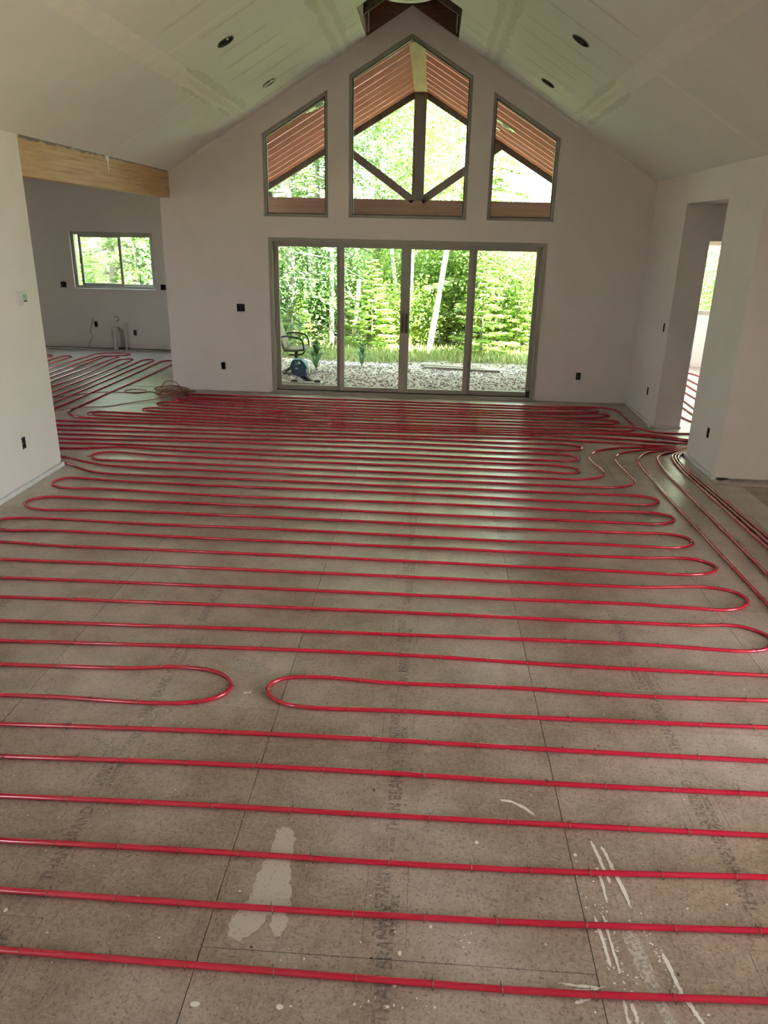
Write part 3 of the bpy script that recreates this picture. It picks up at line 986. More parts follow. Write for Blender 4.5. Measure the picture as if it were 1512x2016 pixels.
TUBES = [
  [(4.400,8.450),(3.600,8.450),(3.000,8.450),(2.788,8.433),(2.627,8.466),(2.556,8.540),(2.491,8.642),(2.469,8.883),(2.464,9.162),(2.477,9.426),(2.441,9.601),(2.370,9.686),(2.260,9.718),(1.998,9.707),(1.471,9.662),(-0.184,9.673),(-1.871,9.689),(-2.969,9.702),(-3.134,9.699),(-3.213,9.645),(-3.085,9.539),(-1.837,9.509),(-0.179,9.501),(1.452,9.521),(2.082,9.599),(2.157,9.558),(2.209,9.472),(2.146,9.410),(2.042,9.394),(1.428,9.340),(-0.175,9.334),(-1.808,9.353),(-3.044,9.409),(-3.202,9.399),(-3.246,9.328),(-3.165,9.284),(-3.004,9.278),(-1.777,9.190),(-0.171,9.173),(1.413,9.226),(2.103,9.318),(2.227,9.314),(2.290,9.246),(2.207,9.162),(2.088,9.122),(1.394,9.083),(-0.167,9.031),(-1.749,9.040),(-2.962,9.140),(-3.242,9.178),(-3.351,9.149),(-3.377,9.071),(-3.303,9.010),(-3.180,8.991),(-2.904,8.954),(-1.719,8.881),(-0.163,8.879),(1.376,8.945),(2.160,8.999),(2.276,8.979),(2.328,8.893),(2.214,8.810),(1.953,8.807),(1.353,8.770),(-0.159,8.732),(-1.693,8.743),(-2.703,8.789),(-3.219,8.824),(-3.363,8.830),(-3.436,8.742),(-3.312,8.676),(-3.157,8.644),(-2.657,8.635),(-1.666,8.599),(-0.155,8.576),(1.332,8.618),(2.278,8.674),(2.413,8.655),(2.453,8.564),(2.346,8.477),(2.189,8.488),(1.774,8.476),(1.311,8.457),(-0.151,8.414),(-1.637,8.441),(-3.230,8.499),(-3.766,8.532),(-3.920,8.528),(-3.991,8.438),(-3.860,8.369),(-3.695,8.360),(-3.174,8.344),(-1.615,8.326),(-0.148,8.292),(1.294,8.326),(2.162,8.372),(2.492,8.340),(2.736,8.258),(2.891,8.170),(3.600,8.150),(4.400,8.150)],
  [(4.400,8.080),(3.600,8.080),(2.868,8.102),(2.715,8.184),(2.471,8.261),(2.147,8.305),(1.743,8.307),(1.282,8.236),(-0.145,8.197),(-1.590,8.194),(-3.118,8.189),(-3.726,8.205),(-3.948,8.223),(-4.098,8.288),(-4.212,8.408),(-4.252,8.510),(-4.257,8.688),(-4.240,9.105),(-4.227,9.709),(-4.168,10.662),(-4.152,11.483),(-4.154,11.972),(-4.170,12.300),(-4.210,12.380),(-4.279,12.345),(-4.394,12.280),(-4.418,11.962),(-4.409,11.223),(-4.441,10.226),(-4.459,9.420),(-4.465,9.026),(-4.487,8.629),(-4.510,8.300),(-4.570,8.200),(-4.630,8.300),(-4.641,8.919),(-4.635,9.392),(-4.626,9.985),(-4.610,10.861),(-4.581,11.770),(-4.563,12.226),(-4.582,12.351),(-4.668,12.422),(-4.755,12.329),(-4.755,12.011),(-4.756,11.542),(-4.766,10.648),(-4.774,9.996),(-4.810,9.246),(-4.820,8.900),(-4.890,8.800),(-4.960,8.900),(-4.974,9.557),(-4.951,10.388),(-4.931,11.414),(-4.929,12.155),(-4.938,12.347),(-5.031,12.417),(-5.127,12.310),(-5.146,12.019),(-5.121,11.332),(-5.115,10.423),(-5.147,9.882),(-5.170,9.400),(-5.250,9.300),(-5.330,9.500),(-5.339,10.241),(-5.323,11.039),(-5.293,11.887),(-5.281,12.390),(-5.266,12.561),(-5.330,12.640),(-5.460,12.614),(-5.507,12.390),(-5.501,12.056),(-5.493,11.235),(-5.494,10.535),(-5.500,10.000),(-5.580,9.900),(-5.660,10.000),(-5.663,10.862),(-5.649,11.569),(-5.609,12.304),(-5.557,12.675),(-5.220,12.766),(-5.196,12.888),(-5.314,12.960),(-5.605,12.961),(-5.753,12.800),(-5.786,12.469),(-5.841,11.803),(-5.844,11.217),(-5.860,10.400),(-5.950,10.300),(-6.050,10.500),(-6.048,11.612),(-6.049,11.992),(-6.031,12.243),(-6.023,12.411),(-6.115,12.495),(-6.185,12.458),(-6.215,12.229),(-6.218,11.938),(-6.230,11.000),(-6.320,10.900),(-6.410,11.100),(-6.397,12.281),(-6.353,12.368),(-6.367,12.433),(-6.422,12.491),(-6.507,12.485),(-6.600,12.400),(-6.650,12.200),(-6.650,8.400),(-6.550,8.100),(-6.200,8.020),(-4.175,8.028),(-3.655,8.041),(-3.082,8.062),(-2.604,8.055),(-1.562,8.043),(-0.142,8.081),(1.267,8.127),(1.929,8.118),(2.353,8.060),(2.666,8.019),(2.824,7.990),(3.600,7.960),(4.400,7.960)],
  [(4.400,7.880),(3.600,7.880),(2.779,7.868),(2.621,7.863),(2.308,7.886),(1.784,7.939),(1.247,7.972),(-0.137,7.907),(-1.533,7.888),(-2.542,7.850),(-2.996,7.847),(-3.583,7.870),(-4.067,7.828),(-4.500,7.800),(-4.750,7.784),(-4.830,7.720),(-4.750,7.656),(-4.500,7.640),(-3.975,7.643),(-3.496,7.667),(-2.938,7.687),(-2.494,7.695),(-1.500,7.713),(-0.298,7.782),(0.788,7.758),(1.217,7.776),(1.467,7.783),(1.602,7.747),(1.666,7.676),(1.602,7.588),(1.499,7.556),(1.120,7.562),(0.773,7.567),(-0.290,7.586),(-1.363,7.557),(-2.432,7.492),(-2.869,7.492),(-3.419,7.486),(-3.884,7.459),(-4.500,7.460),(-4.750,7.442),(-4.830,7.370),(-4.750,7.298),(-4.500,7.280),(-3.792,7.283),(-3.346,7.313),(-2.816,7.347),(-2.396,7.372),(-1.331,7.378),(-0.280,7.381),(0.755,7.359),(1.165,7.376),(1.368,7.379),(1.483,7.340),(1.551,7.257),(1.501,7.179),(1.396,7.141),(1.134,7.142),(0.737,7.137),(-0.271,7.167),(-1.291,7.146),(-2.326,7.145),(-2.748,7.156),(-3.278,7.154),(-3.708,7.126),(-4.500,7.120),(-4.750,7.103),(-4.830,7.035),(-4.750,6.967),(-4.500,6.950),(-3.605,6.936),(-3.354,6.970),(-3.219,7.015),(-3.031,7.060),(-2.874,7.054),(-2.703,7.031),(-2.282,7.001),(-1.262,6.980),(-0.262,6.987),(0.724,6.973),(1.047,6.976),(1.271,6.969),(1.394,6.936),(1.460,6.879),(1.481,6.816),(1.424,6.745),(1.327,6.722),(1.206,6.743),(1.021,6.768),(0.706,6.760),(-0.253,6.782),(-1.228,6.782),(-2.224,6.811),(-2.630,6.825),(-2.797,6.850),(-3.037,6.873),(-3.146,6.843),(-3.196,6.772),(-3.206,6.683),(-3.128,6.617),(-3.022,6.597),(-2.547,6.596),(-2.156,6.587),(-1.190,6.566),(-0.243,6.553),(0.688,6.539),(1.116,6.546),(1.419,6.550),(1.549,6.592),(1.642,6.647),(1.702,6.760),(1.700,6.925),(1.669,7.093),(1.661,7.242),(1.681,7.369),(1.752,7.506),(1.882,7.623),(2.062,7.714),(2.441,7.793),(2.766,7.831),(3.600,7.830),(4.400,7.830)],
  [(4.400,7.790),(3.600,7.790),(2.753,7.788),(2.421,7.722),(2.239,7.638),(2.096,7.559),(1.984,7.454),(1.927,7.339),(1.912,7.214),(1.914,7.009),(1.926,6.789),(1.935,6.632),(1.922,6.548),(1.866,6.447),(1.749,6.369),(1.592,6.340),(1.065,6.338),(0.762,6.349),(-0.234,6.353),(-1.154,6.363),(-2.099,6.401),(-2.479,6.405),(-2.777,6.422),(-2.980,6.453),(-3.213,6.545),(-3.368,6.627),(-3.466,6.659),(-3.900,6.740),(-4.250,6.720),(-4.360,6.620),(-4.250,6.520),(-3.900,6.500),(-3.373,6.474),(-3.279,6.437),(-3.165,6.355),(-3.042,6.271),(-2.895,6.210),(-2.682,6.185),(-2.399,6.183),(-2.032,6.183),(-1.121,6.173),(-0.225,6.153),(0.744,6.151),(1.184,6.140),(1.625,6.148),(1.855,6.140),(1.960,6.099),(1.999,6.033),(1.916,5.937),(1.781,5.905),(1.431,5.914),(0.723,5.937),(-0.216,5.973),(-1.086,5.974),(-1.970,5.980),(-2.643,6.003),(-2.956,6.035),(-3.105,6.031),(-3.161,5.962),(-3.160,5.868),(-3.077,5.787),(-2.979,5.764),(-2.697,5.780),(-1.896,5.736),(-1.043,5.723),(-0.206,5.735),(0.703,5.723),(1.389,5.703),(1.737,5.731),(1.910,5.716),(1.984,5.666),(1.995,5.605),(1.935,5.523),(1.817,5.477),(1.605,5.471),(0.679,5.473),(-0.194,5.486),(-1.006,5.513),(-1.830,5.522),(-2.451,5.529),(-2.804,5.540),(-3.011,5.536),(-3.119,5.473),(-3.137,5.367),(-3.043,5.272),(-2.920,5.241),(-2.613,5.270),(-2.079,5.289),(-1.678,5.283),(-0.495,5.273),(0.658,5.252),(1.299,5.254),(1.683,5.270),(1.872,5.267),(1.958,5.219),(1.985,5.123),(1.931,5.053),(1.833,5.010),(1.673,5.002),(1.249,5.010),(0.635,4.999),(-0.472,5.032),(-1.227,5.042),(-2.126,5.040),(-2.648,5.061),(-2.971,5.059),(-3.139,5.011),(-3.152,4.909),(-3.028,4.813),(-2.668,4.837),(-2.045,4.826),(-1.541,4.815),(-0.451,4.814),(0.616,4.807),(1.088,4.792),(1.559,4.799),(1.776,4.822),(1.909,4.802),(1.982,4.743),(1.997,4.667),(1.933,4.600),(1.818,4.556),(1.659,4.545),(1.159,4.559),(0.593,4.562),(-0.428,4.574),(-1.121,4.576),(-2.001,4.576),(-2.393,4.569),(-2.908,4.598),(-3.200,4.583),(-3.150,4.539),(-3.190,4.445),(-3.150,4.350),(-3.158,4.305),(-2.751,4.316),(-1.064,4.323),(0.570,4.323),(1.004,4.322),(1.433,4.325),(1.657,4.358),(1.821,4.370),(1.939,4.340),(2.003,4.287),(2.019,4.200),(1.958,4.115),(1.860,4.068),(1.717,4.062),(1.370,4.085),(0.960,4.081),(0.547,4.074),(-1.006,4.069),(-2.603,4.052),(-2.988,4.041),(-3.050,4.002),(-3.090,3.915),(-3.050,3.827),(-2.828,3.790),(-2.462,3.801),(-0.953,3.833),(0.525,3.844),(0.917,3.841),(1.308,3.849),(1.618,3.854),(1.751,3.871),(1.826,3.868),(1.898,3.836),(1.956,3.773),(1.953,3.707),(1.901,3.630),(1.855,3.606),(1.768,3.586),(1.649,3.586),(1.452,3.595),(1.294,3.604),(0.502,3.597),(-0.892,3.566),(-2.308,3.525),(-2.654,3.520),(-2.780,3.489),(-2.820,3.415),(-2.780,3.341),(-2.523,3.314),(-2.193,3.319),(-1.169,3.357),(-0.151,3.377),(0.877,3.351),(1.787,3.353),(1.907,3.352),(2.030,3.400),(2.100,3.550),(2.115,3.800),(2.122,4.165),(2.114,4.729),(2.108,5.408),(2.100,6.036),(2.109,6.758),(2.117,7.064),(2.125,7.212),(2.162,7.339),(2.257,7.503),(2.393,7.619),(2.739,7.745),(3.600,7.750),(4.400,7.750)],
  [(4.400,7.700),(3.600,7.700),(2.724,7.696),(2.549,7.613),(2.417,7.486),(2.352,7.364),(2.313,7.148),(2.297,6.756),(2.299,6.216),(2.301,5.595),(2.304,4.924),(2.304,4.604),(2.300,4.000),(2.290,3.400),(2.220,3.160),(2.050,3.090),(1.857,3.133),(1.694,3.128),(1.073,3.109),(0.465,3.124),(-0.157,3.113),(-0.341,3.128),(-0.493,3.129),(-0.617,3.111),(-0.684,3.067),(-0.703,3.010),(-0.672,2.950),(-0.615,2.904),(-0.527,2.881),(-0.372,2.876),(-0.142,2.886),(0.442,2.890),(1.605,2.912),(1.757,2.913),(1.820,2.832),(1.860,2.765),(1.820,2.698),(1.670,2.674),(1.507,2.673),(0.638,2.669),(-0.129,2.673),(-0.957,2.663),(-1.810,2.635),(-2.172,2.622),(-2.300,2.653),(-2.340,2.730),(-2.300,2.807),(-2.291,2.838),(-1.928,2.846),(-1.626,2.853),(-1.320,2.846),(-1.106,2.853),(-0.972,2.886),(-0.892,2.951),(-0.882,3.037),(-0.963,3.120),(-1.075,3.151),(-1.231,3.153),(-1.403,3.125),(-1.683,3.111),(-2.069,3.098),(-2.454,3.085),(-2.600,3.070),(-3.000,3.050)],
  [(4.400,7.660),(3.600,7.660),(2.711,7.655),(2.632,7.598),(2.552,7.504),(2.508,7.385),(2.476,7.140),(2.474,6.767),(2.483,6.117),(2.499,5.077),(2.500,4.200),(2.500,3.200),(2.480,2.750),(2.380,2.520),(2.100,2.460),(1.594,2.467),(1.421,2.466),(0.604,2.456),(-0.115,2.462),(-0.893,2.455),(-1.695,2.428),(-2.057,2.419),(-2.200,2.387),(-2.240,2.310),(-2.200,2.233),(-1.930,2.201),(-1.571,2.207),(-0.822,2.222),(-0.100,2.226),(0.568,2.232),(1.328,2.241),(1.509,2.245),(1.650,2.212),(1.690,2.145),(1.650,2.078),(1.432,2.047),(1.247,2.044),(0.533,2.011),(-0.086,2.001),(-0.754,2.000),(-1.451,1.992),(-1.804,1.987),(-1.950,1.960),(-1.990,1.890),(-1.950,1.820),(-1.683,1.787),(-1.336,1.786),(-0.688,1.783),(-0.073,1.787),(0.499,1.799),(1.157,1.825),(1.345,1.831),(1.500,1.794),(1.540,1.710),(1.500,1.626),(1.243,1.591),(1.058,1.586),(0.461,1.565),(-0.059,1.566),(-0.623,1.570),(-1.217,1.575),(-1.552,1.575),(-2.200,1.570)],
  [(4.400,7.625),(3.600,7.625),(2.720,7.625),(2.640,7.567),(2.572,7.481),(2.538,7.382),(2.511,7.144),(2.518,6.663),(2.546,5.191),(2.550,4.000),(2.550,2.000),(2.550,0.600)],
  [(4.400,7.593),(3.600,7.593),(2.720,7.593),(2.646,7.542),(2.593,7.458),(2.562,7.361),(2.536,7.118),(2.547,6.750),(2.589,5.296),(2.600,4.000),(2.600,2.000),(2.600,0.600)],
  [(3.040,9.150),(3.040,11.000),(3.040,12.850),(3.130,12.970),(3.220,12.810),(3.220,11.000),(3.220,9.150),(3.290,9.030),(3.360,9.150),(3.360,11.000),(3.360,12.770),(3.460,12.890),(3.560,12.730),(3.560,11.000),(3.560,9.150),(3.655,9.030),(3.750,9.150),(3.750,11.000),(3.750,12.690),(3.850,12.810),(3.950,12.650),(3.950,11.000),(3.950,9.150),(4.065,9.030),(4.180,9.150),(4.180,11.000),(4.180,12.610),(4.290,12.730),(4.400,12.570),(4.400,11.000),(4.400,9.150),(4.500,9.030),(4.600,9.150),(4.600,11.000),(4.600,12.530),(4.700,12.650),(4.800,12.490),(4.800,11.000),(4.800,9.150)],
]
# ------------------------------------------------------------------ heating pipes
PR = 0.0101
def catmull(P, step=.035):
    P = [Vector((x, y, 0)) for x, y in P]
    P = [P[0] * 2 - P[1]] + P + [P[-1] * 2 - P[-2]]
    out = []
    for i in range(1, len(P) - 2):
        p0, p1, p2, p3 = P[i - 1:i + 3]
        L = (p2 - p1).length
        t0 = 0
        t1 = t0 + max((p1 - p0).length, 1e-3) ** .5
        t2 = t1 + max(L, 1e-3) ** .5
        t3 = t2 + max((p3 - p2).length, 1e-3) ** .5
        turn = 1.0
        if (p1 - p0).length > 1e-6 and (p3 - p2).length > 1e-6:
            a = (p2 - p1).normalized()
            turn = min(a.dot((p1 - p0).normalized()), a.dot((p3 - p2).normalized()))
        n = max(2, int(L / (step if turn < .97 else .14)))
        for k in range(n):
            t = t1 + (t2 - t1) * k / n
            a1 = p0 * ((t1 - t) / (t1 - t0)) + p1 * ((t - t0) / (t1 - t0))
            a2 = p1 * ((t2 - t) / (t2 - t1)) + p2 * ((t - t1) / (t2 - t1))
            a3 = p2 * ((t3 - t) / (t3 - t2)) + p3 * ((t - t2) / (t3 - t2))
            b1 = a1 * ((t2 - t) / (t2 - t0)) + a2 * ((t - t0) / (t2 - t0))
            b2 = a2 * ((t3 - t) / (t3 - t1)) + a3 * ((t - t1) / (t3 - t1))
            out.append(b1 * ((t2 - t) / (t2 - t1)) + b2 * ((t - t1) / (t2 - t1)))
    out.append(P[-2])
    return out
def to_px(p):
    d = Vector(p) - CAM
    z = d.dot(_f)
    return (756 + 1463.97 * d.dot(_rt) / z, 1008 - 1463.97 * d.dot(_u) / z, z) if z > .1 else (-999, -999, z)

PIPE_LABELS = [
    'red heating pipe circuit looping closest to the sliding door',
    'red heating pipe circuit running from the hall into the kitchen',
    'red heating pipe circuit with three loops beside the left wall end',
    'red heating pipe circuit with long rows filling the middle of the room',
    'red heating pipe circuit with the two facing half loops near foreground',
    'red heating pipe circuit of straight rows nearest the photographer',
    'middle of three bundled red pipes bending round the right wall pier',
    'innermost of three bundled red pipes hugging the right wall pier',
    'red heating pipe circuit on the bedroom floor beyond the hall']
def staple_mesh():
    m = MB()
    r = PR + .0016
    arc = [(0, r * math.cos(a), PR + r * math.sin(a)) for a in [PI * i / 8 for i in range(9)]]
    pts = [(0.0, r + .009, .017), (.0, r + .007, .006), (0, r + .001, .004)] + arc + [(0, -r - .001, .004), (.001, -r - .007, .006), (.001, -r - .009, .017)]
    m.tube(pts, .0012, 5)
    return m.mesh('staple', 'staple')
STM = staple_mesh()
allst = []
roots = []
for ci, path in enumerate(TUBES):
    pl = catmull(path)
    # slight lift where the pipe springs off the floor in bends
    P3 = [Vector((p.x, p.y, PR + .0006)) for p in pl]
    root = thing('heating_pipe', (path[0][0], path[0][1], 0), PIPE_LABELS[ci], 'pipe', 'radiant floor heating pipes')
    MB().tube(P3, PR, 10).build('pipe', 'pex', root, smooth=True)
    roots.append(root)
    rg = random.Random(ci)
    acc, nxt = 0.0, .15
    for a, b in zip(P3[:-1], P3[1:]):
        L = (b - a).length
        while acc + L > nxt:
            p = a + (b - a) * ((nxt - acc) / L)
            x, y, z = to_px(p)
            if -20 < x < 1532 and 690 < y < 2040:
                d = (b - a).normalized()
                allst.append((p.y + abs(p.x) * .2, ci, p, math.atan2(d.y, d.x) + rg.uniform(-.35, .35)))
            nxt += rg.uniform(.20, .30)
        acc += L
allst.sort(key=lambda q: q[0])
for _, ci, p, ang in allst[:300]:
    o = bpy.data.objects.new('staple', STM)
    COL.objects.link(o)
    o.parent = roots[ci]
    o.matrix_parent_inverse = roots[ci].matrix_basis.inverted()
    o.location = (p.x, p.y, 0)
    o.rotation_euler = (0, 0, ang)
rest = {}
sv = np.array([v.co for v in STM.vertices])
sf = [tuple(q.vertices) for q in STM.polygons]
for _, ci, p, ang in allst[300:]:
    mb = rest.setdefault(ci, MB())
    c, s_ = math.cos(ang), math.sin(ang)
    R2 = np.array(((c, s_, 0), (-s_, c, 0), (0, 0, 1)))
    mb.add((sv @ R2 + np.array((p.x, p.y, 0))).tolist(), sf)
for ci, mb in rest.items():
    me = mb.mesh('staples', 'staple')
    o = link('staples', me, roots[ci])
    o['kind'] = 'stuff'

# ------------------------------------------------------------------ coiled hose by the gable wall corner
rg = random.Random(3)
hp = []
cx_, cy_ = -3.36, 9.66
for v in [(-4.9, 9.28), (-4.69, 9.33), (-4.41, 9.64), (-4.07, 9.70), (-3.86, 9.667), (-3.78, 9.75), (-3.80, 9.86), (-3.90, 9.925), (-4.02, 9.915), (-4.08, 9.82), (-4.02, 9.73), (-3.86, 9.73), (-3.7, 9.80)]:
    hp.append((v[0], v[1], .006))
for k in range(9 * 14):
    a = -PI * .9 - 2 * PI * k / 14
    lap = k // 14
    rr = .205 + .02 * math.sin(lap * 2.3) - .012 * (lap % 3)
    ox, oy = .025 * math.sin(lap * 1.7), .02 * math.cos(lap * 2.1)
    z = .008 + .0085 * lap + .008 * rg.random() + (.02 if math.cos(a) < 0 and lap > 4 else 0)
    hp.append((cx_ + ox + rr * 1.02 * math.cos(a), cy_ + oy + rr * .95 * math.sin(a), z))
hp += [(-3.50, 9.60, .10), (-3.45, 9.55, .16), (-3.38, 9.52, .215), (-3.27, 9.52, .20), (-3.20, 9.53, .12), (-3.19, 9.56, .07), (-3.12, 9.60, .085), (-3.06, 9.62, .075), (-3.06, 9.66, .045), (-3.14, 9.66, .05)]
hp += [(-3.25, 9.50, .06), (-3.34, 9.38, .03), (-3.45, 9.29, .022), (-3.747, 9.045, .008), (-3.921, 8.841, .006), (-4.217, 8.652, .023), (-4.423, 8.521, .006), (-4.8, 8.45, .006)]
def catmull3(P, n=4):
    P = [Vector(p) for p in P]
    P = [P[0]] + P + [P[-1]]
    out = []
    for i in range(1, len(P) - 2):
        p0, p1, p2, p3 = P[i - 1:i + 3]
        for k in range(n):
            t = k / n
            out.append(.5 * ((2 * p1) + (p2 - p0) * t + (2 * p0 - 5 * p1 + 4 * p2 - p3) * t * t + (3 * p1 - p0 - 3 * p2 + p3) * t ** 3))
    out.append(P[-2])
    return out
tag(MB().tube(catmull3(hp), .0055, 6).build('coiled_hose', 'hose', smooth=True), 'thin orange-brown air hose coiled in a heap by the gable wall end', 'hose')

# ------------------------------------------------------------------ stamped print, smears and splashes on the boards
def text_mesh(txt, size, bold=.0):
    cu = bpy.data.curves.new('print', 'FONT')
    cu.body = txt
    cu.size = size
    cu.align_x = 'LEFT'
    cu.offset = bold
    cu.resolution_u = 2
    o = bpy.data.objects.new('print', cu)
    COL.objects.link(o)
    bpy.context.view_layer.update()
    me = bpy.data.meshes.new_from_object(o.evaluated_get(bpy.context.evaluated_depsgraph_get()))
    bpy.data.objects.remove(o)
    bpy.data.curves.remove(cu)
    me.materials.clear()
    me.materials.append(M['ink'])
    me.name = 'stamp_print'
    return me
TX = {}
def stamp(txt, x, y, size, wide=1.0, bold=.002):
    """printed text running away from the camera along the sheet"""
    k = (txt, size)
    if k not in TX:
        TX[k] = text_mesh(txt, size, bold)
    o = link('stamp_print', TX[k], floor)
    o.location = (x, y, .0006)
    o.rotation_euler = (0, 0, PI / 2)
    o.scale = (wide, 1, 1)
def stamp_box(x0, x1, y0, y1):
    m = MB()
    for a, b in (((x0, y0), (x1, y0)), ((x1, y0), (x1, y1)), ((x1, y1), (x0, y1)), ((x0, y1), (x0, y0))):
        xa, xb = sorted((a[0], b[0]))
        ya, yb = sorted((a[1], b[1]))
        m.add([(xa - .0015, ya - .0015, .0007), (xb + .0015, ya - .0015, .0007), (xb + .0015, yb + .0015, .0007), (xa - .0015, yb + .0015, .0007)], [(0, 1, 2, 3)])
    m.build('stamp_outline', 'ink_line', floor)
def stamp_group(xc, y0):
    """one repeat of the brand stamp, xc = centre line, y0 = its near end"""
    stamp('DURASTRAND', xc - .012, y0, .062, .62)
    stamp('POINTSIX', xc + .024, y0 + .005, .036, 1.0)
    stamp_box(xc - .085, xc + .052, y0 - .02, y0 + .30)
    stamp('THAN BRAND X', xc + .012, y0 + .44, .068, .80)
    m = MB()                                    # block of small print too worn to read: bare strokes
    rg_ = random.Random(int(y0 * 100))
    for row in range(3):
        xa = xc - .070 + row * .026
        yy = y0 + .345
        while yy < y0 + .415:
            wd = rg_.choice((.0018, .0025, .0035))
            m.add([(xa, yy, .0006), (xa + .017, yy, .0006), (xa + .017, yy + wd, .0006), (xa, yy + wd, .0006)], [(0, 1, 2, 3)])
            yy += wd + rg_.choice((.0025, .004))
    m.build('small_print', 'ink_line', floor)
for xc, ys in ((-.045, (1.00, 1.715, 2.62, 3.52)), (-1.20, (1.40, 2.30, 3.2)), (1.155, (1.46, 2.28, 3.18)), (-2.40, (2.0, 3.0)), (2.36, (3.6, 4.5)),
               (-.05, (4.42, 5.3))):
    for y in ys:
        stamp_group(xc, y)

def smear(pts, mat, name='plaster_smear', z=.0009, n=6, jag=.006, seed=0):
    rg = random.Random(seed)
    P = [Vector((x, y, 0)) for x, y in pts]
    P = P[-1:] + P + P[:2]
    out = []
    for i in range(1, len(P) - 2):
        p0, p1, p2, p3 = P[i - 1:i + 3]
        for k in range(n):
            t = k / n
            q = .5 * ((2 * p1) + (p2 - p0) * t + (2 * p0 - 5 * p1 + 4 * p2 - p3) * t * t + (3 * p1 - p0 - 3 * p2 + p3) * t ** 3)
            out.append((q.x + rg.uniform(-jag, jag), q.y + rg.uniform(-jag, jag), z))
    c = (sum(p[0] for p in out) / len(out), sum(p[1] for p in out) / len(out), z)
    me_ = MB().add(out, [tuple(range(len(out)))])
    bm = bmesh.new()
    me = me_.mesh(name, mat)
    bm.from_mesh(me)
    bmesh.ops.triangulate(bm, faces=bm.faces)
    bm.to_mesh(me)
    bm.free()
    return link(name, me, floor)
smear([(-.478, 2.13), (-.436, 2.145), (-.405, 2.08), (-.40, 1.95), (-.382, 1.85), (-.372, 1.74), (-.392, 1.695), (-.42, 1.715), (-.435, 1.77), (-.455, 1.72), (-.50, 1.675), (-.545, 1.69), (-.548, 1.75), (-.515, 1.82), (-.505, 1.93), (-.49, 2.02)], 'smear', seed=1, jag=.007)
smear([(-1.14, 2.83), (-1.09, 2.82), (-1.13, 2.74), (-1.17, 2.64), (-1.19, 2.56), (-1.225, 2.56), (-1.22, 2.66), (-1.20, 2.76)], 'smear_thin', seed=2)
smear([(-1.38, 2.60), (-1.34, 2.58), (-1.28, 2.545), (-1.22, 2.51), (-1.20, 2.48), (-1.23, 2.465), (-1.28, 2.475), (-1.31, 2.52), (-1.36, 2.565)], 'smear_thin', seed=3)
smear([(-.95, 3.27), (-.80, 3.25), (-.72, 3.18), (-.80, 3.14), (-.90, 3.17)], 'smear_thin', seed=4)
smear([(.695, 1.83), (.725, 1.82), (.745, 1.74), (.755, 1.66), (.765, 1.57), (.775, 1.50), (.745, 1.50), (.725, 1.58), (.705, 1.68), (.69, 1.77)], 'smear_thin', seed=5, jag=.003)
for i, (pts) in enumerate((
        [(.665, 2.16), (.675, 2.16), (.690, 2.08), (.700, 2.0), (.692, 1.99), (.678, 2.07)],
        [(.698, 2.14), (.708, 2.14), (.720, 2.08), (.738, 1.99), (.745, 1.90), (.738, 1.90), (.722, 2.0), (.708, 2.08)],
        [(.660, 2.04), (.668, 2.045), (.673, 1.98), (.672, 1.91), (.666, 1.91), (.664, 1.98)],
        [(.612, 1.84), (.620, 1.84), (.628, 1.76), (.632, 1.68), (.624, 1.68), (.618, 1.76)],
        [(.640, 1.84), (.648, 1.84), (.652, 1.74), (.656, 1.66), (.648, 1.66), (.644, 1.74)],
        [(.638, 1.56), (.646, 1.56), (.644, 1.51), (.650, 1.47), (.640, 1.47), (.637, 1.51)],
        [(.658, 1.55), (.666, 1.55), (.672, 1.51), (.664, 1.50)],
        [(.795, 1.72), (.805, 1.72), (.815, 1.66), (.822, 1.60), (.812, 1.60), (.804, 1.66)],
        [(.46, 1.605), (.52, 1.603), (.585, 1.598), (.52, 1.594)],
        [(.49, 1.585), (.55, 1.592), (.60, 1.604), (.55, 1.584)],
        [(.475, 1.562), (.52, 1.568), (.575, 1.580), (.52, 1.561)],
        [(.50, 1.545), (.515, 1.556), (.55, 1.562), (.52, 1.546)],
        [(.815, 1.58), (.825, 1.59), (.845, 1.545), (.855, 1.515), (.845, 1.512), (.832, 1.545)],
        [(.36, 2.36), (.40, 2.355), (.45, 2.325), (.48, 2.29), (.475, 2.286), (.44, 2.315), (.40, 2.343), (.36, 2.35)])):
    smear(pts, 'drip', 'plaster_drip', jag=.002, seed=20 + i)
sp = MB()
rg = random.Random(11)
def speck(x, y, r):
    k = rg.randint(5, 8)
    a0 = rg.random() * 6
    ex = rg.uniform(.6, 1.5)
    sp.add([(x + r * ex * rg.uniform(.7, 1.2) * math.cos(a0 + 2 * PI * i / k), y + r * rg.uniform(.7, 1.2) * math.sin(a0 + 2 * PI * i / k), .0010) for i in range(k)], [tuple(range(k))])
for x, y, r in ((-.585, 1.46, .010), (-.345, 1.47, .010), (.10, 1.80, .011), (.075, 1.79, .010), (.085, 1.765, .009), (-.01, 1.665, .011), (.25, 2.13, .009), (-.88, 1.80, .009), (-1.28, 1.72, .009), (.60, 2.10, .010), (.41, 2.67, .010), (-.80, 2.98, .012), (-.78, 2.985, .008), (-.02, 1.56, .009)):
    speck(x, y, r)
for k in range(120):
    t_ = rg.random()
    x_, y_ = rg.choice(((.595 + .03 * t_, 2.1 - .55 * t_), (.640 + .01 * t_, 2.0 - .5 * t_), (.655 + .015 * t_, 1.9 - .42 * t_), (.77 + .06 * t_, 1.80 - .30 * t_)))
    speck(x_ + rg.gauss(0, .006), y_, rg.choice((.0015, .002, .003, .004)))
for k in range(14):
    speck(rg.gauss(.19, .02), rg.gauss(1.73, .05), rg.choice((.002, .004)))
for k in range(14):
    speck(rg.uniform(-.15, .12), 1.50 + rg.gauss(0, .012), rg.choice((.002, .003, .005)))
